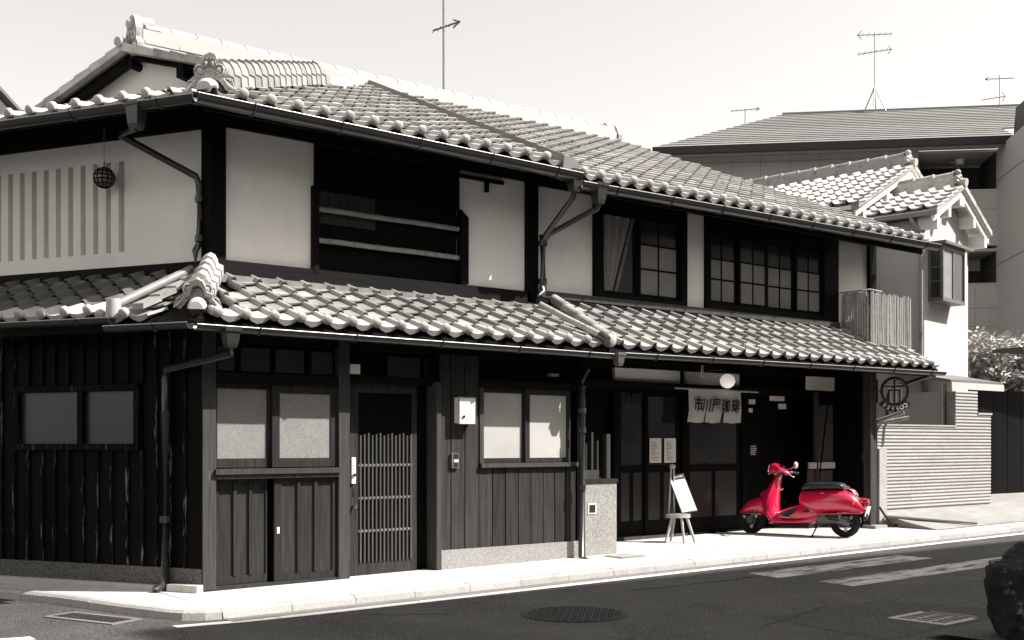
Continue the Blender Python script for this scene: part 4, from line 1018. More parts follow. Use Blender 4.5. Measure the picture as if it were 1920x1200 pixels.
# bamboo screen standing on the lower roof
t = thing('bamboo_screen', 'grey bamboo cane screen standing on the right end of the lower roof', 'screen', (10.6, .2, 2.75))
zb = lambda x, y: ZK+.56*(y-LE)+.04
x = 10.36
while x < 11.40:
    r = random.uniform(.014, .020); h = 3.575+random.uniform(-.025, .02)-.0
    MB().tube([(x, .10+random.uniform(-.008, .008), zb(x, .1)), (x+random.uniform(-.008, .008), .10, h)], r, 7).build('bamboo_cane', M['bamboo'], t); x += .0435
y = .145
while y < .58:
    r = random.uniform(.014, .020)
    MB().tube([(10.35, y, zb(10, y)), (10.35, y, 3.59+random.uniform(-.02, .02))], r, 7).build('bamboo_cane', M['bamboo'], t); y += .043
for z in (2.95, 3.45): MB().tube([(10.37, .60, z+.02), (10.375, .125, z+.02), (11.38, .125, z)], .014, 6).build('rail', M['bambood'], t)
MB().tube([(10.30, .60, 3.605), (10.345, .10, 3.61), (10.62, .09, 3.595)], .016, 6).build('top_cane', M['bamboo'], t)
bx('air_conditioner', M['metal'], t, 10.5, 11.2, .22, .50, 2.95, 3.4)

# roof aerials
def aerial(label, base, h, dirs, loc_mat='blackm', legs=False, ang=0):
    """dirs: list of (z, length, angle, n_elements, element_length, offset, tip)"""
    t = thing('tv_aerial', label, 'aerial', tuple(base)); b = Vector(base)
    MB().tube([b, b+Z*h], .018, 6).build('mast', M['metal'], t)
    for (z, L, an, ne, el, off, tip, tilt) in dirs:
        d = Vector((cos(an), sin(an), tilt)).normalized(); s_ = d.cross(Z).normalized() if not tip == 'v' else Z
        c = b+Z*z+d*off; bm_ = MB().tube([c-d*L/2, c+d*L/2], .013, 6).build('boom', M[loc_mat], t)
        for k in range(ne):
            q = c-d*L/2+d*(L*(k+.15)/ne); e = el*(1-.25*k/ne)
            MB().tube([q-s_*e/2, q+s_*e/2], .007, 5).build('element', M['metal'], bm_)
        e = c+d*L/2*(1 if tip != 'r' else -1); dd = d if tip != 'r' else -d
        for sg in (-1, 1): MB().tube([e, e-dd*.12+Z*.30*sg*el], .012, 5).build('reflector', M[loc_mat], bm_)
    if legs:
        for k in range(4):
            a = k*pi/2+.5; MB().tube([b+Z*.9, b+Z*.6+Vector((cos(a), sin(a), 0))*.12, b+Vector((cos(a), sin(a), 0))*.38], .022, 6).build('leg', M['metal'], t)
    return t
aerial('thin television aerial on a pole behind the white ridge of the corner house', (5.62, 4.25, 6.3), 2.6, [(1.28, .46, -.35, 5, .2, .05, 'n', .45)])

# ================================================================== RED SCOOTER (local: +x forward, +y rider's left, z up)
SC = thing('scooter', 'red motor scooter with black seat parked on its side stand before the dark shopfront', 'scooter', (8.88, -.51, g(8.8)+.006), rotz=radians(110)); SC.scale = (.955, .955, .955)
SC['_lc'] = (0, 0, 0)
def sb(name, mb, m, par=None): return mb.build(name, M[m], par or SC, local=True)
def sect(x, z0, z1, hw, n=20, p=2.6):
    cz = (z0+z1)/2; hz = (z1-z0)/2; out = []
    for k in range(n):
        a = 2*pi*k/n; c, s_ = cos(a), sin(a)
        out.append((x, hw*math.copysign(abs(c)**(2/p), c), cz+hz*math.copysign(abs(s_)**(2/p), s_)))
    return out
def interp(st, n):
    out = []
    for i in range(len(st)-1):
        p0 = st[max(i-1, 0)]; p1 = st[i]; p2 = st[i+1]; p3 = st[min(i+2, len(st)-1)]
        for k in range(n):
            t = k/n; out.append(tuple(.5*(2*b+(c-a)*t+(2*a-5*b+4*c-d)*t*t+(3*b-a-3*c+d)*t**3) for a, b, c, d in zip(p0, p1, p2, p3)))
    out.append(st[-1]); return out
def body(st, p=2.6, n=4, seg=24):
    mb = MB(); mb.loft([sect(*q, n=seg, p=p) for q in interp(st, n)], True); return mb
# wheels
def wheel(x, R, nm):
    wl = MB().ring((x, 0, R), (0, 1, 0), R-.042, .044, 40, 12); o = sb(nm, wl, 'rubber')
    mb = MB(); mb.ring((x, 0, R), (0, 1, 0), R-.083, .014, 32, 8); sb('rim', mb, 'under', o)
    mb = MB()
    for k in range(3):
        a = k*2*pi/3+.4; d = Vector((cos(a), 0, sin(a))); q = Vector((-sin(a), 0, cos(a)))
        c = Vector((x, 0, R)); mb.prism([c+q*.03, c+d*(R-.08)+q*.016, c+d*(R-.08)-q*.016, c-q*.03], (0, .03, 0))
    sb('spoke', mb, 'metal', o); sb('hub', MB().disc((x, 0, R), (0, 1, 0), .05, .12, 18), 'engine', o)
    sb('brake_drum', MB().disc((x, .03, R), (0, 1, 0), .075, .04, 22), 'under', o)
wheel(0, .215, 'rear_wheel'); wheel(1.38, .205, 'front_wheel')
for sg in (-1, 1): sb('fork', MB().tube([(1.38, .075*sg, .205), (1.30, .075*sg, .33), (1.20, .06*sg, .50)], [.016, .022, .022], 8), 'engine')
sb('front_fender', body([(1.545, .285, .315, .035), (1.50, .285, .385, .075), (1.42, .29, .465, .098), (1.32, .295, .52, .108), (1.22, .28, .55, .108), (1.12, .25, .56, .10)], 2.3), 'red')
sb('fender_trim', MB().tube([(1.54, .03, .292), (1.45, .095, .292), (1.32, .112, .30), (1.20, .112, .285)], .006, 6), 'chrome')
# leg shield: crescent sections stacked up the column
LS = [(.17, 1.00, .88, .175), (.215, 1.10, .93, .20), (.30, 1.175, .955, .225), (.40, 1.205, .965, .23), (.52, 1.20, .962, .225), (.62, 1.165, .955, .20), (.72, 1.10, .945, .155), (.80, 1.045, .925, .115), (.865, 1.00, .91, .08)]
secs = []
for z, xf, xr, wv in interp(LS, 4):
    P = []
    for k in range(13):
        q = -1+k/6; P.append((xf-(xf-xr)*.62*abs(q)**2.2, q*wv, z))
    for k in range(11):
        q = .93-.93*k/5; P.append((xr+(xf-xr)*.26*(abs(q)**2), q*wv*.99, z))
    secs.append(P)
ls = sb('leg_shield', MB().loft(secs, True), 'red')
sb('edge_trim', MB().tube([(p[12][0]-.004, p[12][1], p[12][2]) for p in secs[2::3]], .008, 6), 'red', ls)
sb('horn_grille', body([(1.235, .50, .58, .02), (1.20, .47, .63, .05), (1.14, .46, .66, .06)], 2.4, 3), 'red', ls)
sb('hook', MB().tube([(.955, 0, .66), (.91, 0, .65), (.90, 0, .675)], .008, 6), 'chrome', ls)
# footboard, tunnel, side panels
sb('footboard', body([(1.06, .165, .225, .15), (.98, .165, .25, .175), (.80, .175, .225, .18), (.60, .18, .24, .18), (.42, .19, .30, .17), (.34, .25, .33, .13)], 5, 4), 'red')
tn_ = sb('tunnel', body([(1.02, .20, .34, .10), (.95, .20, .335, .12), (.84, .20, .385, .13), (.72, .20, .43, .14), (.60, .20, .455, .15), (.48, .22, .45, .165), (.36, .28, .42, .15), (.28, .32, .40, .12)], 3.2, 4), 'red')
for sg in (1, -1):
    P = [(.755+.105*cos(a)-.03*sin(a), sg*(.136-.0*sin(a)), .335+.055*sin(a)+.04*(-cos(a))) for a in [2*pi*k/24 for k in range(24)]]
    sb('side_opening', MB().prism(P, (0, sg*.012, 0)), 'under', tn_)
    sb('opening_trim', MB().tube([(.925, sg*.135, .325), (.87, sg*.148, .285), (.80, sg*.152, .262), (.745, sg*.152, .262), (.69, sg*.152, .285)], [.004, .012, .016, .012, .004], 8), 'metal', tn_)
    P = [(.505+.05*cos(a), sg*.158, .36+.017*sin(a)) for a in [2*pi*k/16 for k in range(16)]]
    sb('air_slot', MB().prism(P, (0, sg*.010, 0)), 'under', tn_)
sb('belly_pan', body([(1.0, .13, .175, .12), (.9, .105, .18, .14), (.7, .11, .185, .14), (.48, .12, .19, .13)], 3.5, 3), 'under')
# rear body
rb = sb('rear_body', body([(.635, .44, .60, .09), (.60, .42, .645, .135), (.52, .365, .658, .165), (.42, .325, .665, .188), (.30, .325, .672, .20), (.16, .335, .675, .203), (.04, .345, .668, .195), (-.08, .35, .635, .172), (-.17, .352, .575, .142), (-.24, .352, .49, .105), (-.295, .355, .42, .065)], 2.7, 4, 32), 'red')
sb('lower_lip', MB().tube([(.36, .168, .330), (.2, .196, .335), (.0, .186, .345), (-.14, .14, .350), (-.26, .085, .352)], .010, 6), 'red', rb)
sb('seat_line', MB().tube([(.60, .128, .60), (.45, .168, .622), (.25, .172, .632), (.05, .155, .640)], .0045, 6), 'under', rb)
sb('badge', body([(.305, .615, .633, .181), (.28, .612, .636, .183), (.255, .615, .633, .182)], 2, 2, 12), 'chrome', rb)
se_ = sb('seat', body([(.60, .655, .675, .08), (.585, .652, .725, .115), (.53, .655, .758, .132), (.42, .66, .770, .138), (.30, .665, .768, .142), (.16, .668, .776, .142), (.06, .67, .772, .135), (.01, .672, .745, .12), (-.005, .675, .69, .09)], 3.0, 4, 28), 'seatm')
sb('seat_piping', MB().tube([(.575, .12, .69), (.42, .139, .70), (.2, .143, .71), (.02, .12, .71)], .004, 6), 'under', se_)
rk = sb('rear_rack', MB().tube([(.0, .06, .665), (-.03, .07, .715), (-.12, .06, .66), (-.17, .04, .595)], .008, 6).tube([(.0, -.06, .665), (-.03, -.07, .715), (-.12, -.06, .66), (-.17, -.04, .595)], .008, 6).tube([(-.03, .07, .715), (-.03, -.07, .715)], .008, 6).tube([(-.12, .06, .66), (-.12, -.06, .66)], .007, 6), 'chrome')
tl = sb('tail_light', body([(-.25, .465, .545, .05), (-.29, .455, .54, .06), (-.325, .46, .525, .05), (-.335, .475, .51, .03)], 2.6, 3, 16), 'redlens')
sb('light_hood', body([(-.22, .52, .565, .05), (-.27, .525, .56, .055), (-.33, .53, .545, .04)], 2.6, 3, 14), 'red', tl)
sb('number_plate', MB(basis(Vector((-.315, 0, .385)), Vector((0, 1, 0)), Vector((.97, 0, .24)), Vector((-.24, 0, .97)))).box(-.10, .10, -.004, .004, -.08, .06), 'plate')
sb('mudguard', body([(-.26, .24, .38, .05), (-.29, .25, .37, .06), (-.31, .27, .36, .05)], 3, 2, 12), 'under')
for sg in (1, -1):
    sb('indicator', MB().ball((-.15, sg*.142, .50), .032, 14, 10, (.75, .35, 1.15)), 'orange')
    sb('indicator', MB().ball((.985, sg*.088, .885), .026, 14, 10, (1.1, .6, .8)), 'orange')
# engine, swing arm, shock, stand
en = sb('engine', MB().box(.10, .38, -.07, .12, .20, .32).box(-.06, .12, .05, .115, .215, .30).tube([(.36, .06, .25), (.46, .05, .25)], .065, 14), 'engine')
sb('engine_cover', body([(.36, .20, .33, .06), (.30, .19, .345, .07), (.12, .20, .34, .07), (-.04, .17, .27, .06), (-.07, .19, .24, .04)], 3, 3, 18), 'engine', en)
for v in en.children[-1].data.vertices: v.co.y += .08
sb('air_box', MB().box(.04, .24, .09, .155, .275, .34), 'under', en)
sb('kick_lever', MB().tube([(.20, .17, .26), (.08, .175, .245), (.02, .17, .25)], .010, 6), 'under', en)
sb('shock_absorber', MB().tube([(.06, .13, .36), (.03, .13, .235)], .026, 10), 'metal')
sb('swing_arm', MB().tube([(.18, .10, .25), (0, .09, .215)], [.035, .028], 8), 'under')
sb('exhaust', MB().tube([(.35, -.10, .2), (.1, -.14, .2), (-.18, -.15, .24)], [.02, .045, .045], 10), 'under')
sb('side_stand', MB().tube([(.35, .10, .19), (.40, .17, .05), (.42, .20, .008)], [.012, .010, .010], 8).box(.39, .46, .18, .22, 0, .010), 'under')
# head cowl, light, bars, mirrors
hc_ = sb('head_cowl', MB().loft([[(x, y, cz+zz-.94+.94) for x, y, zz in sect(x, -hz, hz, hw, 20, 2.3)] for x, cz, hz, hw in interp([(1.085, .955, .070, .072), (1.05, .957, .083, .085), (.99, .950, .085, .094), (.93, .935, .068, .098), (.87, .912, .046, .088), (.82, .895, .03, .06), (.79, .885, .015, .03)], 4)], True), 'red')
sb('steering_neck', body([(1.03, .855, .90, .05), (.99, .84, .90, .06), (.94, .84, .89, .05)], 2.2, 2, 14), 'under')
sb('headlamp_ring', MB().ring((1.093, 0, .952), (1, 0, .10), .072, .010, 28, 8), 'chrome', hc_)
sb('headlamp_lens', MB().ball((1.075, 0, .952), .07, 20, 12, (.62, 1, 1)), 'mirror', hc_)
sb('instrument_glass', MB(basis(Vector((.93, 0, .995)), Vector((1, 0, .2)), Vector((0, 1, 0)), Vector((-.2, 0, 1)))).box(-.05, .05, -.055, .055, 0, .014), 'dpane', hc_)
for sg in (1, -1):
    sb('handlebar', MB().tube([(.90, sg*.06, .90), (.86, sg*.16, .905), (.83, sg*.22, .90)], .013, 8), 'chrome')
    sb('grip', MB().tube([(.835, sg*.205, .90), (.775, sg*.33, .885)], [.019, .018], 10), 'rubber')
    sb('switch_box', MB().ball((.845, sg*.19, .90), .032, 12, 8, (1, 1, .8)), 'engine')
    sb('brake_lever', MB().tube([(.88, sg*.19, .89), (.89, sg*.24, .875), (.855, sg*.31, .835), (.84, sg*.325, .825)], [.009, .008, .007, .009], 6), 'chrome')
    if sg < 0:
        sb('mirror_stalk', MB().tube([(.90, -.10, .92), (1.0, -.14, 1.02), (1.02, -.15, 1.14)], .005, 6), 'under'); continue
    ma = sb('mirror_arm', MB().tube([(.86, sg*.17, .91), (.80, sg*.20, .945), (.70, sg*.24, .97), (.655, sg*.25, .995)], .006, 6), 'chrome')
    hd = sb('mirror_head', MB().ball((.635, sg*.25, 1.015), .058, 18, 12, (.45, 1.12, .95)), 'red', ma)
    sb('mirror_glass', MB().ball((.621, sg*.25, 1.015), .053, 18, 10, (.36, 1.10, .93)), 'mirror', ma)
sb('brake_cable', MB().tube([(.89, .13, .90), (.97, .12, .93), (1.01, .10, .87), (1.0, .06, .82)], .005, 6), 'under')

# ================================================================== WALL, WHITE HOUSE, FENCE, TREE TO THE RIGHT
t = thing('tiled_wall', 'low garden wall of white split-face tile courses right of the scooter', 'wall', (12.4, .38, .3))
bx('core', M['mortar'], t, 10.82, 14.07, .312, .46, -.1, 1.62); bx('core', M['mortar'], t, 12.99, 13.66, .312, .46, 1.62, 2.20); bx('core', M['mortar'], t, 13.66, 14.07, .312, .46, 1.62, 1.82)
z = .345; zr_ = random.Random(4)
while z < 2.2:
    segs = [(10.82, 14.08)] if z < 1.62 else ([(12.99, 14.08)] if z < 1.80 else [(12.99, 13.66)])
    for a, b in segs:
        x = a; first = True
        while x < b-.02:
            L = zr_.choice([.9, 1.1, 1.4]); e = min(b, x+L)
            if b-e < .15: e = b
            y = .30+zr_.uniform(-.0015, .0015)
            MB().prism([(x+.001, y+.004, z+.004), (x+.001, y-.004, z+.020), (x+.001, y+.002, z+.047), (x+.001, .315, z+.049), (x+.001, .315, z+.004)], (e-x-.002, 0, 0)).build('tile_course', M['course'], t); x = e
    z += .0535
bx('capstone', M['course'], t, 10.80, 12.988, .285, .47, 1.622, 1.645); bx('capstone', M['course'], t, 13.662, 14.10, .285, .47, 1.83, 1.86)
mb = MB(); vs = []
for xx in (10.80, 11.3, 12, 13, 14, 15, 17, 22, 40):
    for yy, zz in ((-.70, g(xx)+.012), (-.2, g(xx)+.10), (.32, .335+.0*xx), (2.4, .36)): vs.append((xx, yy, zz))
mb.add(vs, [(i*4+j, (i+1)*4+j, (i+1)*4+j+1, i*4+j+1) for i in range(8) for j in range(3)])
mb.add(vs[:4]+[(p[0], p[1], -.1) for p in vs[:4]], [(0, 1, 5, 4), (1, 2, 6, 5), (2, 3, 7, 6)]); mb.build('driveway_apron', M['apron'], kind='structure')
t = thing('stone_gatepost', 'short square grey stone post at the left end of the white tiled wall', 'post', (10.72, .18, g(10.7)))
MB().box(10.61, 10.80, .12, .27, g(10)-.05, 1.27).build('shaft', M['kerb'], t)
bx('base', M['kerb'], t, 10.30, 10.60, -.02, .20, g(10)-.05, g(10)+.06)
t = thing('wood_poles', 'two pale wooden poles lying over the top of the white tiled wall', 'poles', (11.1, .3, 1.64))
MB().tube([(10.86, .42, 1.66), (11.02, -.02, 1.82)], .03, 8).build('pole', M['bamboo'], t)
MB().tube([(10.90, .44, 1.645), (11.22, .02, 1.74)], .03, 8).build('pole', M['bamboo'], t)
t = thing('iron_ramp', 'thin iron ramp rail lying on the pavement beside the gatepost', 'ramp', (11.2, -.35, g(11)))
MB().prism([(10.62, .05, .25), (10.75, .10, .27), (11.95, -.66, .150), (11.90, -.70, .140)], (0, 0, .012)).build('plate', M['iron'], t)
MB().tube([(10.58, .1, g(10)+.32), (10.62, .04, g(10)+.2), (10.75, -.02, g(10)+.05), (11.1, -.22, g(11)+.04)], .016, 8).build('hose', M['rubber'], t)

b10 = radians(10); PB = Vector((13.374, 1.104, 0)); FB = frame(PB, b10); VB = Vector((cos(b10), sin(b10), 0)); NB = Vector((-sin(b10), cos(b10), 0))
W = thing('white_house', 'white stucco house with two small tiled gables rising behind the coffee house', 'house', tuple(PB))
MB(FB).prism([(0, 0, -.2), (2.02, 0, -.2), (2.02, 0, 5.17), (1.01, 0, 5.66), (0, 0, 5.17)], (0, 7, 0)).build('wall', M['stucco'], W)
MB(FB).prism([(-.35, 1.15, 2), (3.6, 1.15, 2), (3.6, 1.15, 5.40), (1.6, 1.15, 6.28), (-.35, 1.15, 5.40)], (0, 6, 0)).build('upper_wall', M['stucco'], W)
def gable(v0, hl, hr, za, ze, n0, n1, nm, sides=True, key=0):
    sl = (za-ze)/hl; zR = za-sl*hr
    r = MB(FB).prism([(v0-hl, n0, ze), (v0, n0, za), (v0+hr, n0, zR), (v0+hr, n0, zR-.07), (v0, n0, za-.07), (v0-hl, n0, ze-.07)], (0, n1-n0, 0)).build(nm, M['whitet'], W)
    a = math.atan(sl); vd = VB*cos(a)+Z*sin(a); O = PB+VB*(v0-hl-.02)+NB*n1+Z*(ze+.012)
    L = n1-n0; nc = int(L/.262)
    tile_roof(r, 'c', 'w', O, -NB, vd, L-nc*.262+.05, nc, int(hl/cos(a)/.236), .262, lambda u, v: True, eave='w')
    # white bargeboards, rafter blocks, verge tiles, ridge
    for sg, h in ((-1, hl), (1, hr)):
        e = (v0+sg*h, n0, za-sl*h)
        MB(FB).prism([(v0, n0+.03, za-.09), (e[0], n0+.03, e[2]-.09), (e[0], n0+.03, e[2]-.20), (v0, n0+.03, za-.20)], (0, .04, 0)).build('bargeboard', M['whitet'], r)
        k = int(h/.24)
        for i in range(k):
            q0_, q1_ = i/k, (i+1.03)/k
            MB(FB).prism([(v0+sg*h*q0_, n0-.03, za-sl*h*q0_-.06), (v0+sg*h*q1_, n0-.03, za-sl*h*q1_-.06), (v0+sg*h*q1_, n0-.03, za-sl*h*q1_+.035), (v0+sg*h*q0_, n0-.03, za-sl*h*q0_+.02)], (0, .14, 0)).build('verge_tile', M['tileb' if sg < 0 else 'tile'], r)
        for q in (.04, .45, .86): 
            vq = v0+sg*h*q; zq = za-sl*h*q-.20; MB(FB).box(vq-.05, vq+.05, n0+.02, n0+.35, zq-.14-.05*q, zq+.03).build('rafter_block', M['whitet'], r)
    zt = za+.03
    MB(FB).box(v0-.09, v0+.09, n0+.12, n1, zt-.1, zt+.13).build('ridge', M['tile'], r)
    n_ = n0+.15
    while n_ < n1-.1:
        MB(FB).tube([(v0, n_, zt+.15), (v0, n_+.33, zt+.145)], [.075, .065], 10).build('ridge_cap', M['tile'], r); MB(FB).tube([(v0, n_, zt+.152), (v0, n_+.03, zt+.152)], .083, 10).build('cap_band', M['tileb'], r); n_ += .36
    mb = MB(FB); mb.ball((v0, n0+.10, zt+.20), .06, 12, 8); mb.ball((v0-.06, n0+.09, zt+.08), .065, 12, 8); mb.ball((v0+.06, n0+.09, zt+.08), .065, 12, 8); mb.ball((v0, n0+.08, zt+.12), .06, 12, 8); mb.ball((v0-.10, n0+.08, zt+.02), .05, 10, 6); mb.ball((v0+.10, n0+.08, zt+.02), .05, 10, 6); mb.build('ridge_end_tile', M['tileb'], r)
    MB(FB).tube([(v0, n0-.06, za+.03), (v0, n0+.1, za+.06)], .075, 12).build('verge_cap', M['eave'], r)
    return r
TM['cw'] = tile_mb(.262, TR+.05, th=.03).mesh('roof_tile', M['eave'], fixn=False)
gable(1.03, 1.25, 1.35, 5.88, 5.27, -.28, 3.5, 'front_gable_roof')
gable(1.6, 2.35, 2.2, 6.52, 5.42, .85, 6.2, 'rear_gable_roof')
MB(FB).box(-.24, -.16, -.3, 3.3, 5.18, 5.25).build('gutter', M['tileb'], W)
MB(FB).tube([(-.2, .15, 5.18), (-.2, .12, 5.08), (-.04, .04, 4.95), (-.04, .04, 4.8), (-.04, .04, 2.2)], .035, 8).build('downpipe', M['tileb'], W)
# bay window on the front
n0_, v1_ = -.26, 1.17
bw_ = MB(FB).box(.16, v1_, n0_, -.002, 3.78, 3.84).box(.16, v1_, n0_, -.002, 4.66, 4.74).box(.16, .20, n0_, n0_+.05, 3.84, 4.66).box(v1_-.04, v1_, n0_, n0_+.05, 3.84, 4.66).box(.16, .20, -.05, -.002, 3.84, 4.66).box(v1_-.04, v1_, -.05, -.002, 3.84, 4.66).box(.62, .67, n0_, n0_+.04, 3.84, 4.66).build('bay_window', M['flash'], W)
MB(FB).box(.20, .62, n0_+.02, n0_+.03, 3.84, 4.66).build('pane', M['frost'], bw_); MB(FB).box(.67, v1_-.04, n0_+.02, n0_+.03, 3.84, 4.66).build('pane', M['gpane'], bw_)
MB(FB).box(.175, .185, n0_+.05, -.05, 3.84, 4.66).build('pane', M['gpane'], bw_)
for z in (4.12, 4.36): MB(FB).box(.168, .174, n0_+.05, -.05, z-.01, z+.01).build('glazing_bar', M['flash'], bw_)
MB(FB).box(.08, 1.36, -.34, -.002, 4.742, 4.79).build('bay_roof', M['flash'], W)
# lower porch between the houses
po = MB().box(13.30, 13.62, .72, 1.5, .2, 2.22).build('porch', M['stucco'], W)
MB().prism([(13.10, .45, 2.40), (14.75, .45, 2.40), (14.75, 1.6, 2.62), (13.10, 1.6, 2.62)], (0, 0, -.05)).build('porch_roof', M['flash'], W)
MB().box(13.10, 14.75, .43, .45, 2.25, 2.36).build('porch_fascia', M['stucco'], W)
bx('porch_window', M['gpane'], W, 13.30, 13.75, .69, .715, 1.55, 2.15); bx('porch_window_frame', M['framedk'], W, 13.755, 13.80, .66, .719, 1.5, 2.2)
MB().tube([(13.15, .60, .2), (13.15, .60, 2.33)], .045, 10).build('porch_pipe', M['metal'], W)

t = thing('dark_fence', 'tall dark ribbed metal fence gate beneath the pale tree', 'fence', (15.4, 2.0, .15))
for k in range(22): bx('slat', M['fence'], t, 14.15+k*.26, 14.15+(k+1)*.26-.008, 2.0+.004*(k % 2), 2.04, .16, 2.38)
bx('frame', M['fence'], t, 14.1, 19.9, 2.041, 2.07, .1, 2.40)
MB().tube([(14.95, 1.95, 1.35), (14.95, 1.95, 1.72)], .035, 8).build('latch', M['metal'], t); MB().tube([(14.95, 1.95, 1.72), (15.05, 1.93, 1.76)], .03, 8).build('handle', M['metal'], t)
t = thing('concrete_block', 'low grey concrete block at the foot of the dark fence', 'block', (15.0, 1.7, .15))
MB().loft([[(14.6, 1.55, .1), (15.25, 1.55, .1), (15.25, 1.9, .1), (14.6, 1.9, .1)], [(14.6, 1.55, .50), (15.25, 1.55, .50), (15.25, 1.9, .50), (14.6, 1.9, .50)], [(14.61, 1.56, .51), (15.24, 1.56, .51), (15.24, 1.89, .51), (14.61, 1.89, .51)]], False).build('block_body', M['kerb'], t)
t = thing('carport_roof', 'thin dark carport roof edge reaching in from the right before the tree', 'roof', (17.0, 1.2, 3.0))
MB().prism([(17.05, 1.3, 3.20), (20, 1.0, 3.28), (20, 2.0, 3.28), (17.2, 2.0, 3.20)], (0, 0, -.07)).build('roof_panel', M['fascia'], t)
MB().tube([(19.8, 1.4, .1), (19.8, 1.4, 3.2)], .05, 8).build('post', M['metal'], t)

def tree(nm, label, base, h, cr, nleaf, seed, lm='leaf', cat='tree', zc=.62, group=None):
    rr = random.Random(seed); b = Vector(base); t = thing(nm, label, cat, base, group)
    tr = []; ends = []
    trunk = MB()
    for k in range(4):
        a = rr.uniform(0, 2*pi); lean = Vector((cos(a), sin(a), 0))*rr.uniform(.1, .5)*cr
        pts = [b+Vector((cos(a), sin(a), 0))*.06]; 
        for i in range(1, 6): pts.append(b+lean*(i/5)**1.3+Z*h*.8*i/5+Vector((rr.uniform(-.05, .05), rr.uniform(-.05, .05), 0)))
        trunk.tube(pts, [.05-.007*i for i in range(6)], 7); ends += pts[2:]
        for i in (2, 3, 4):
            a2 = rr.uniform(0, 2*pi); e = pts[i]+Vector((cos(a2)*cr*.7, sin(a2)*cr*.7, h*.14)); trunk.tube([pts[i], pts[i].lerp(e, .5)+Z*.05, e], [.022, .014, .006], 5); ends += [e, pts[i].lerp(e, .6)]
    trunk.build('trunk', M['trunk'], t)
    cl = [(e+Vector((rr.gauss(0, .12), rr.gauss(0, .12), rr.gauss(0, .1)))*cr, rr.uniform(.16, .34)*cr) for e in ends for _ in range(2)]
    mb = MB()
    for i in range(nleaf):
        c, r = rr.choice(cl); d = Vector((rr.gauss(0, 1), rr.gauss(0, 1), rr.gauss(0, .7))); d = d.normalized()*r*rr.random()**.4; p = c+d
        if p.z < b.z+h*.25: continue
        a = Vector((rr.gauss(0, 1), rr.gauss(0, 1), rr.gauss(0, .6))).normalized(); q = a.cross(Vector((rr.gauss(0, .5), rr.gauss(0, .5), 1))).normalized(); L = rr.uniform(.05, .11); wd = L*.42
        mb.add([p-a*L, p+q*wd, p+a*L-Z*.02, p-q*wd], [(0, 1, 2, 3)])
    mb.build('crown', M[lm], t, fixn=False)
tree('garden_tree', 'pale leafy young tree growing behind the dark fence', (19.35, 3.2, .2), 3.95, 1.25, 9000, 3)
tree('garden_shrub', 'pale leafy shrub at the right edge behind the fence', (20.6, 3.0, .2), 4.1, 1.3, 8000, 5, cat='shrub')

# ================================================================== APARTMENT BUILDING behind
ac = radians(-45.8); QC = Vector((27.195, 9.935, 0)); FC = frame(QC, ac)
Q = thing('apartment_building', 'grey clad apartment block with ribbed hip roof and dark balconies behind the houses', 'building', tuple(QC))
def cx(name, m, v0, v1, n0, n1, z0, z1, par=None): return MB(FC).box(v0, v1, n0, n1, z0, z1).build(name, M[m], par or Q)
cx('wall', 'apt', -8, .04, 0, 10, 0, 10.3)
cx('wall', 'apt', .04, 2.34, 1.9, 10, 0, 10.3)
for z0, z1 in ((0, 3.0), (4.35, 6.18), (7.35, 9.02)):
    ba = cx('balcony_parapet', 'apt', .04, 2.34, 0, .12, z0, z1); cx('coping', 'aptl', .04, 2.34, -.02, .14, z1+.001, z1+.04, ba)
    k = .78
    while k < 2.3: cx('cladding_joint', 'fascia', k, k+.008, -.003, -.0005, z0, z1, ba); k += .9
    for z in (z0+.55, z0+1.1): 
        if z < z1: cx('cladding_joint', 'fascia', .04, 2.34, -.003, -.0005, z, z+.008, ba)
for z in (3.9, 7.2, 10.22):
    cx('balcony_shade', 'aptd', 2.322, 2.3385, .13, 1.84, z-2.8, z-.01)  # dark sheet on the side wall, balcony shade put in as colour
    cx('balcony_slab', 'aptl', .04, 2.34, .13, 1.9, z, z+.08)
for z0 in (.0, 4.0, 7.3): cx('balcony_shade', 'aptd', .05, 2.33, 1.85, 1.899, z0, z0+2.85)  # same dark shade colour on the back wall
la = MB(FC).tube([(1.5, 1.0, 10.05), (1.5, 1.0, 10.22)], .13, 14).build('balcony_lamp', M['lamp'], Q); cx('lamp_base', 'aptl', 1.2, 1.35, .9, 1.0, 10.1, 10.14)
MB(FC).tube([(.9, 1.0, 7.0), (.9, 1.0, 7.2)], .13, 14).build('balcony_lamp', M['lamp'], Q)
# joints of the blank wall
k = -7.4
while k < 0: cx('cladding_joint', 'fascia', k, k+.008, -.004, -.0005, 0, 10.3); k += .9
for z in (9.0, 9.55, 10.1): cx('cladding_joint', 'fascia', -8, .04, -.004, -.0005, z, z+.008)
# right wing coming forward
cx('wing_wall', 'apt', 2.34, 9, -3.2, 10, 0, 10.28)
for z in (3.7, 6.75, 9.3): MB(FC).box(2.330, 2.3395, -3.2, 0, z, z+.012).build('cladding_joint', M['fascia'], Q)
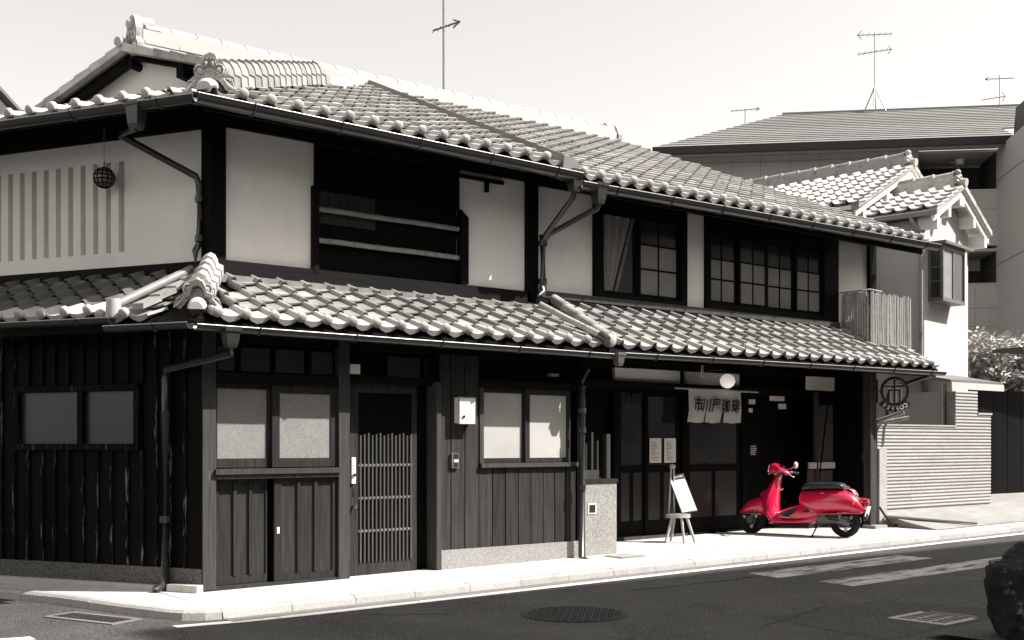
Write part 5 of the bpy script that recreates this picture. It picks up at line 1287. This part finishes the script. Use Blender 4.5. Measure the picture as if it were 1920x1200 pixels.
# roof: ribbed courses, fascia, soffit
cx('soffit', 'aptl', -8.0, 2.335, -.78, 0, 10.28, 10.31)
cx('fascia', 'fascia', -8.02, 2.60, -.86, -.80, 10.22, 10.44); cx('fascia_lower', 'flash', -7.9, 2.5, -.80, -.74, 10.12, 10.279)
n = 17; za_, zb_ = 10.45, 13.02; na_, nb_ = -.82, 5.2
for k in range(n):
    t0, t1 = k/n, (k+1)/n; e0 = -8.02+4.55*t0; e1 = -8.02+4.55*t1
    n0 = na_+(nb_-na_)*t0; n1 = na_+(nb_-na_)*t1; z0 = za_+(zb_-za_)*t0; z1 = za_+(zb_-za_)*t1; r0 = 2.62 if k < 4 else 9
    MB(FC).prism([(e0, n0, z0-.02), (r0, n0, z0-.02), (r0, n0, z0+.012), (e0, n0, z0+.012)], (0, .05, 0)).build('roof_rib', M['fascia'], Q)
    MB(FC).prism([(e0, n0+.051, z0+.010), (r0, n0+.051, z0+.010), (r0, n1-.002, z1-.012), (e1, n1-.002, z1-.012)], (0, 0, -.03)).build('roof_pan', M['croof'], Q)
MB(FC).prism([(-8.02, -.8, 10.45), (-3.47, 5.2, 13.0), (-3.47, 9.5, 13.0), (-8.02, 11, 10.45)], (0, 0, -.1)).build('roof_end_slope', M['croof'], Q)
MB(FC).box(-3.5, 9, 5.15, 5.5, 13.0, 13.06).build('ridge_cap', M['croof'], Q)
cx('wing_fascia', 'fascia', 2.62, 9, -3.6, -3.2, 11.0, 11.25); MB(FC).prism([(2.55, -.86, 10.2), (2.62, -3.6, 11.0), (2.62, -3.6, 11.25), (2.62, -.86, 11.25), (2.55, -.86, 10.44)], (.06, 0, 0)).build('wing_verge', M['fascia'], Q)
cx('wing_soffit', 'aptl', 2.62, 9, -3.55, -.8, 10.281, 10.32)
def P3(v, n_, z): p = FC @ Vector((v, n_, z)); return tuple(p)
e1a = ac
aerial('tall television aerial with two booms on the apartment roof', P3(-.37, 5, 12.9), 2.78, [(2.72, 1.15, e1a+pi, 6, .5, 0, 'n', 0), (2.12, 1.15, e1a, 6, .5, 0, 'n', .12)], legs=True)
aerial('small television aerial at the left end of the apartment roof', P3(-4.81, 5, 12.3), .9, [(.86, 1.0, e1a, 6, .22, 0, 'n', .05)])
aerial('distant pair of television aerials at the right edge above the roof', P3(4.35, 7, 12.9), 1.75, [(1.62, 1.0, e1a+pi, 10, .22, 0, 'n', 0), (.95, .8, e1a, 4, .6, -.2, 'n', .12)])

# neighbouring roof at the far left
NH = thing('neighbour_house', 'neighbouring house whose pale roof verge shows at the far left edge', 'house', (-.5, 10.5, 0))
a = Vector((.30, 9.53, 7.44)); b = Vector((1.05, 8.95, 6.40)); dd = Vector((-3, 5, 0))
MB().prism([tuple(a), tuple(b), tuple(b+dd), tuple(a+dd)], (0, 0, -.06)).build('roof', M['ridgew'], NH)
MB().prism([tuple(a-Z*.06), tuple(b-Z*.06), tuple(b-Z*.16), tuple(a-Z*.16)], tuple(dd*.02)).build('bargeboard', M['fascia'], NH)
MB().prism([tuple(a-Z*.16+dd*.01), tuple(b-Z*.16+dd*.01), tuple(b-Z*.40+dd*.01), tuple(a-Z*.40+dd*.01)], tuple(dd*.02)).build('verge_board', M['apt'], NH)
MB().prism([tuple(a-Z*.42+dd*.05), tuple(b-Z*.42+dd*.05), tuple(Vector((b.x, b.y, 0))+dd*.05), tuple(Vector((a.x, a.y, 0))+dd*.05)], tuple(dd)).build('wall', M['black'], NH)

# dark boundary stones on the near side of the street
def rock(nm, c, r, label, seed, sc):
    rr = random.Random(seed); bm = bmesh.new(); bmesh.ops.create_icosphere(bm, subdivisions=5, radius=1)
    import mathutils.noise as mn
    for v in bm.verts:
        p = v.co.copy(); d = 1+.26*mn.noise(p*1.3+Vector((seed, 0, 0)))+.16*abs(mn.noise(p*3.1+Vector((0, seed, 0))))+.10*mn.noise(p*6)+.05*mn.noise(p*14)
        v.co = Vector((math.copysign(abs(p.x)**.8, p.x)*sc[0], math.copysign(abs(p.y)**.8, p.y)*sc[1], math.copysign(abs(p.z)**.75, p.z)*sc[2]))*d
    me = bpy.data.meshes.new(nm); bm.to_mesh(me); bm.free(); me.materials.append(M['rock']); me.polygons.foreach_set('use_smooth', [True]*len(me.polygons))
    o = bpy.data.objects.new(nm, me); S.collection.objects.link(o); o.location = c; WL[o.name] = Vector(c); return tag(o, label, 'rock')
rock('boundary_rock', (3.52, -5.80, .27), 1, 'dark lichened boulder at the right edge of the near pavement', 3, (.21, .21, .34))
rock('standing_rock', (3.70, -5.98, .52), 1, 'taller dark standing stone behind the lichened boulder', 8, (.16, .16, .55))
t = thing('kerb_block', 'small grey stone block at the foot of the dark boulder', 'block', (3.3, -5.9, -.05))
MB(frame((3.36, -6.14, 0), radians(20))).box(0, .3, 0, .2, -.08, .1).build('block_body', M['kerb'], t)
sheet('near_pavement', [-9.2, -5.25], -.03, M['asphalt'], [3.2, 9, 12, 18, 80], kind='structure')

# tall building across the street, outside the picture, whose shade falls on the road
OB = thing('unseen_building', 'tall building across the street that shades the roadway', 'building', (30, -21, 0))
oz = 20.0
MB().prism([(11.95, -14.95, -.2), (70, -17.8, -.2), (70, -34, -.2), (11.95, -34, -.2)], (0, 0, oz+.2)).build('wall', M['apt'], OB)
def block(nm_label, x0, x1, y0, h):  # added out of view, height set to hold back sky light from the fronts
    q = thing('unseen_building', nm_label, 'building', ((x0+x1)/2, y0-6, 0))
    bx('wall', M['brownwall'], q, x0, x1, y0-12, y0, -.2, h)
    for fl in range(int(h//3)):
        k = x0+1.2
        while k < x1-2: bx('window', M['dpane'], q, k, k+1.8, y0+.001, y0+.03, 1.0+fl*3, 2.7+fl*3); k += 3.4
block('unseen brown building added behind the viewer to cut sky light on the houses', -14, 11.6, -15, 8)
block('lower unseen brown building added at the far left to cut low sky light', -46, -15, -15, 7)
for fl in range(6):
    for k in range(14): bx('window', M['dpane'], OB, 13+k*4, 15+k*4, -14.95-.0495*(1+k*4)-.12, -14.90-.0495*(1+k*4), 1.2+fl*3.1, 2.9+fl*3.1)
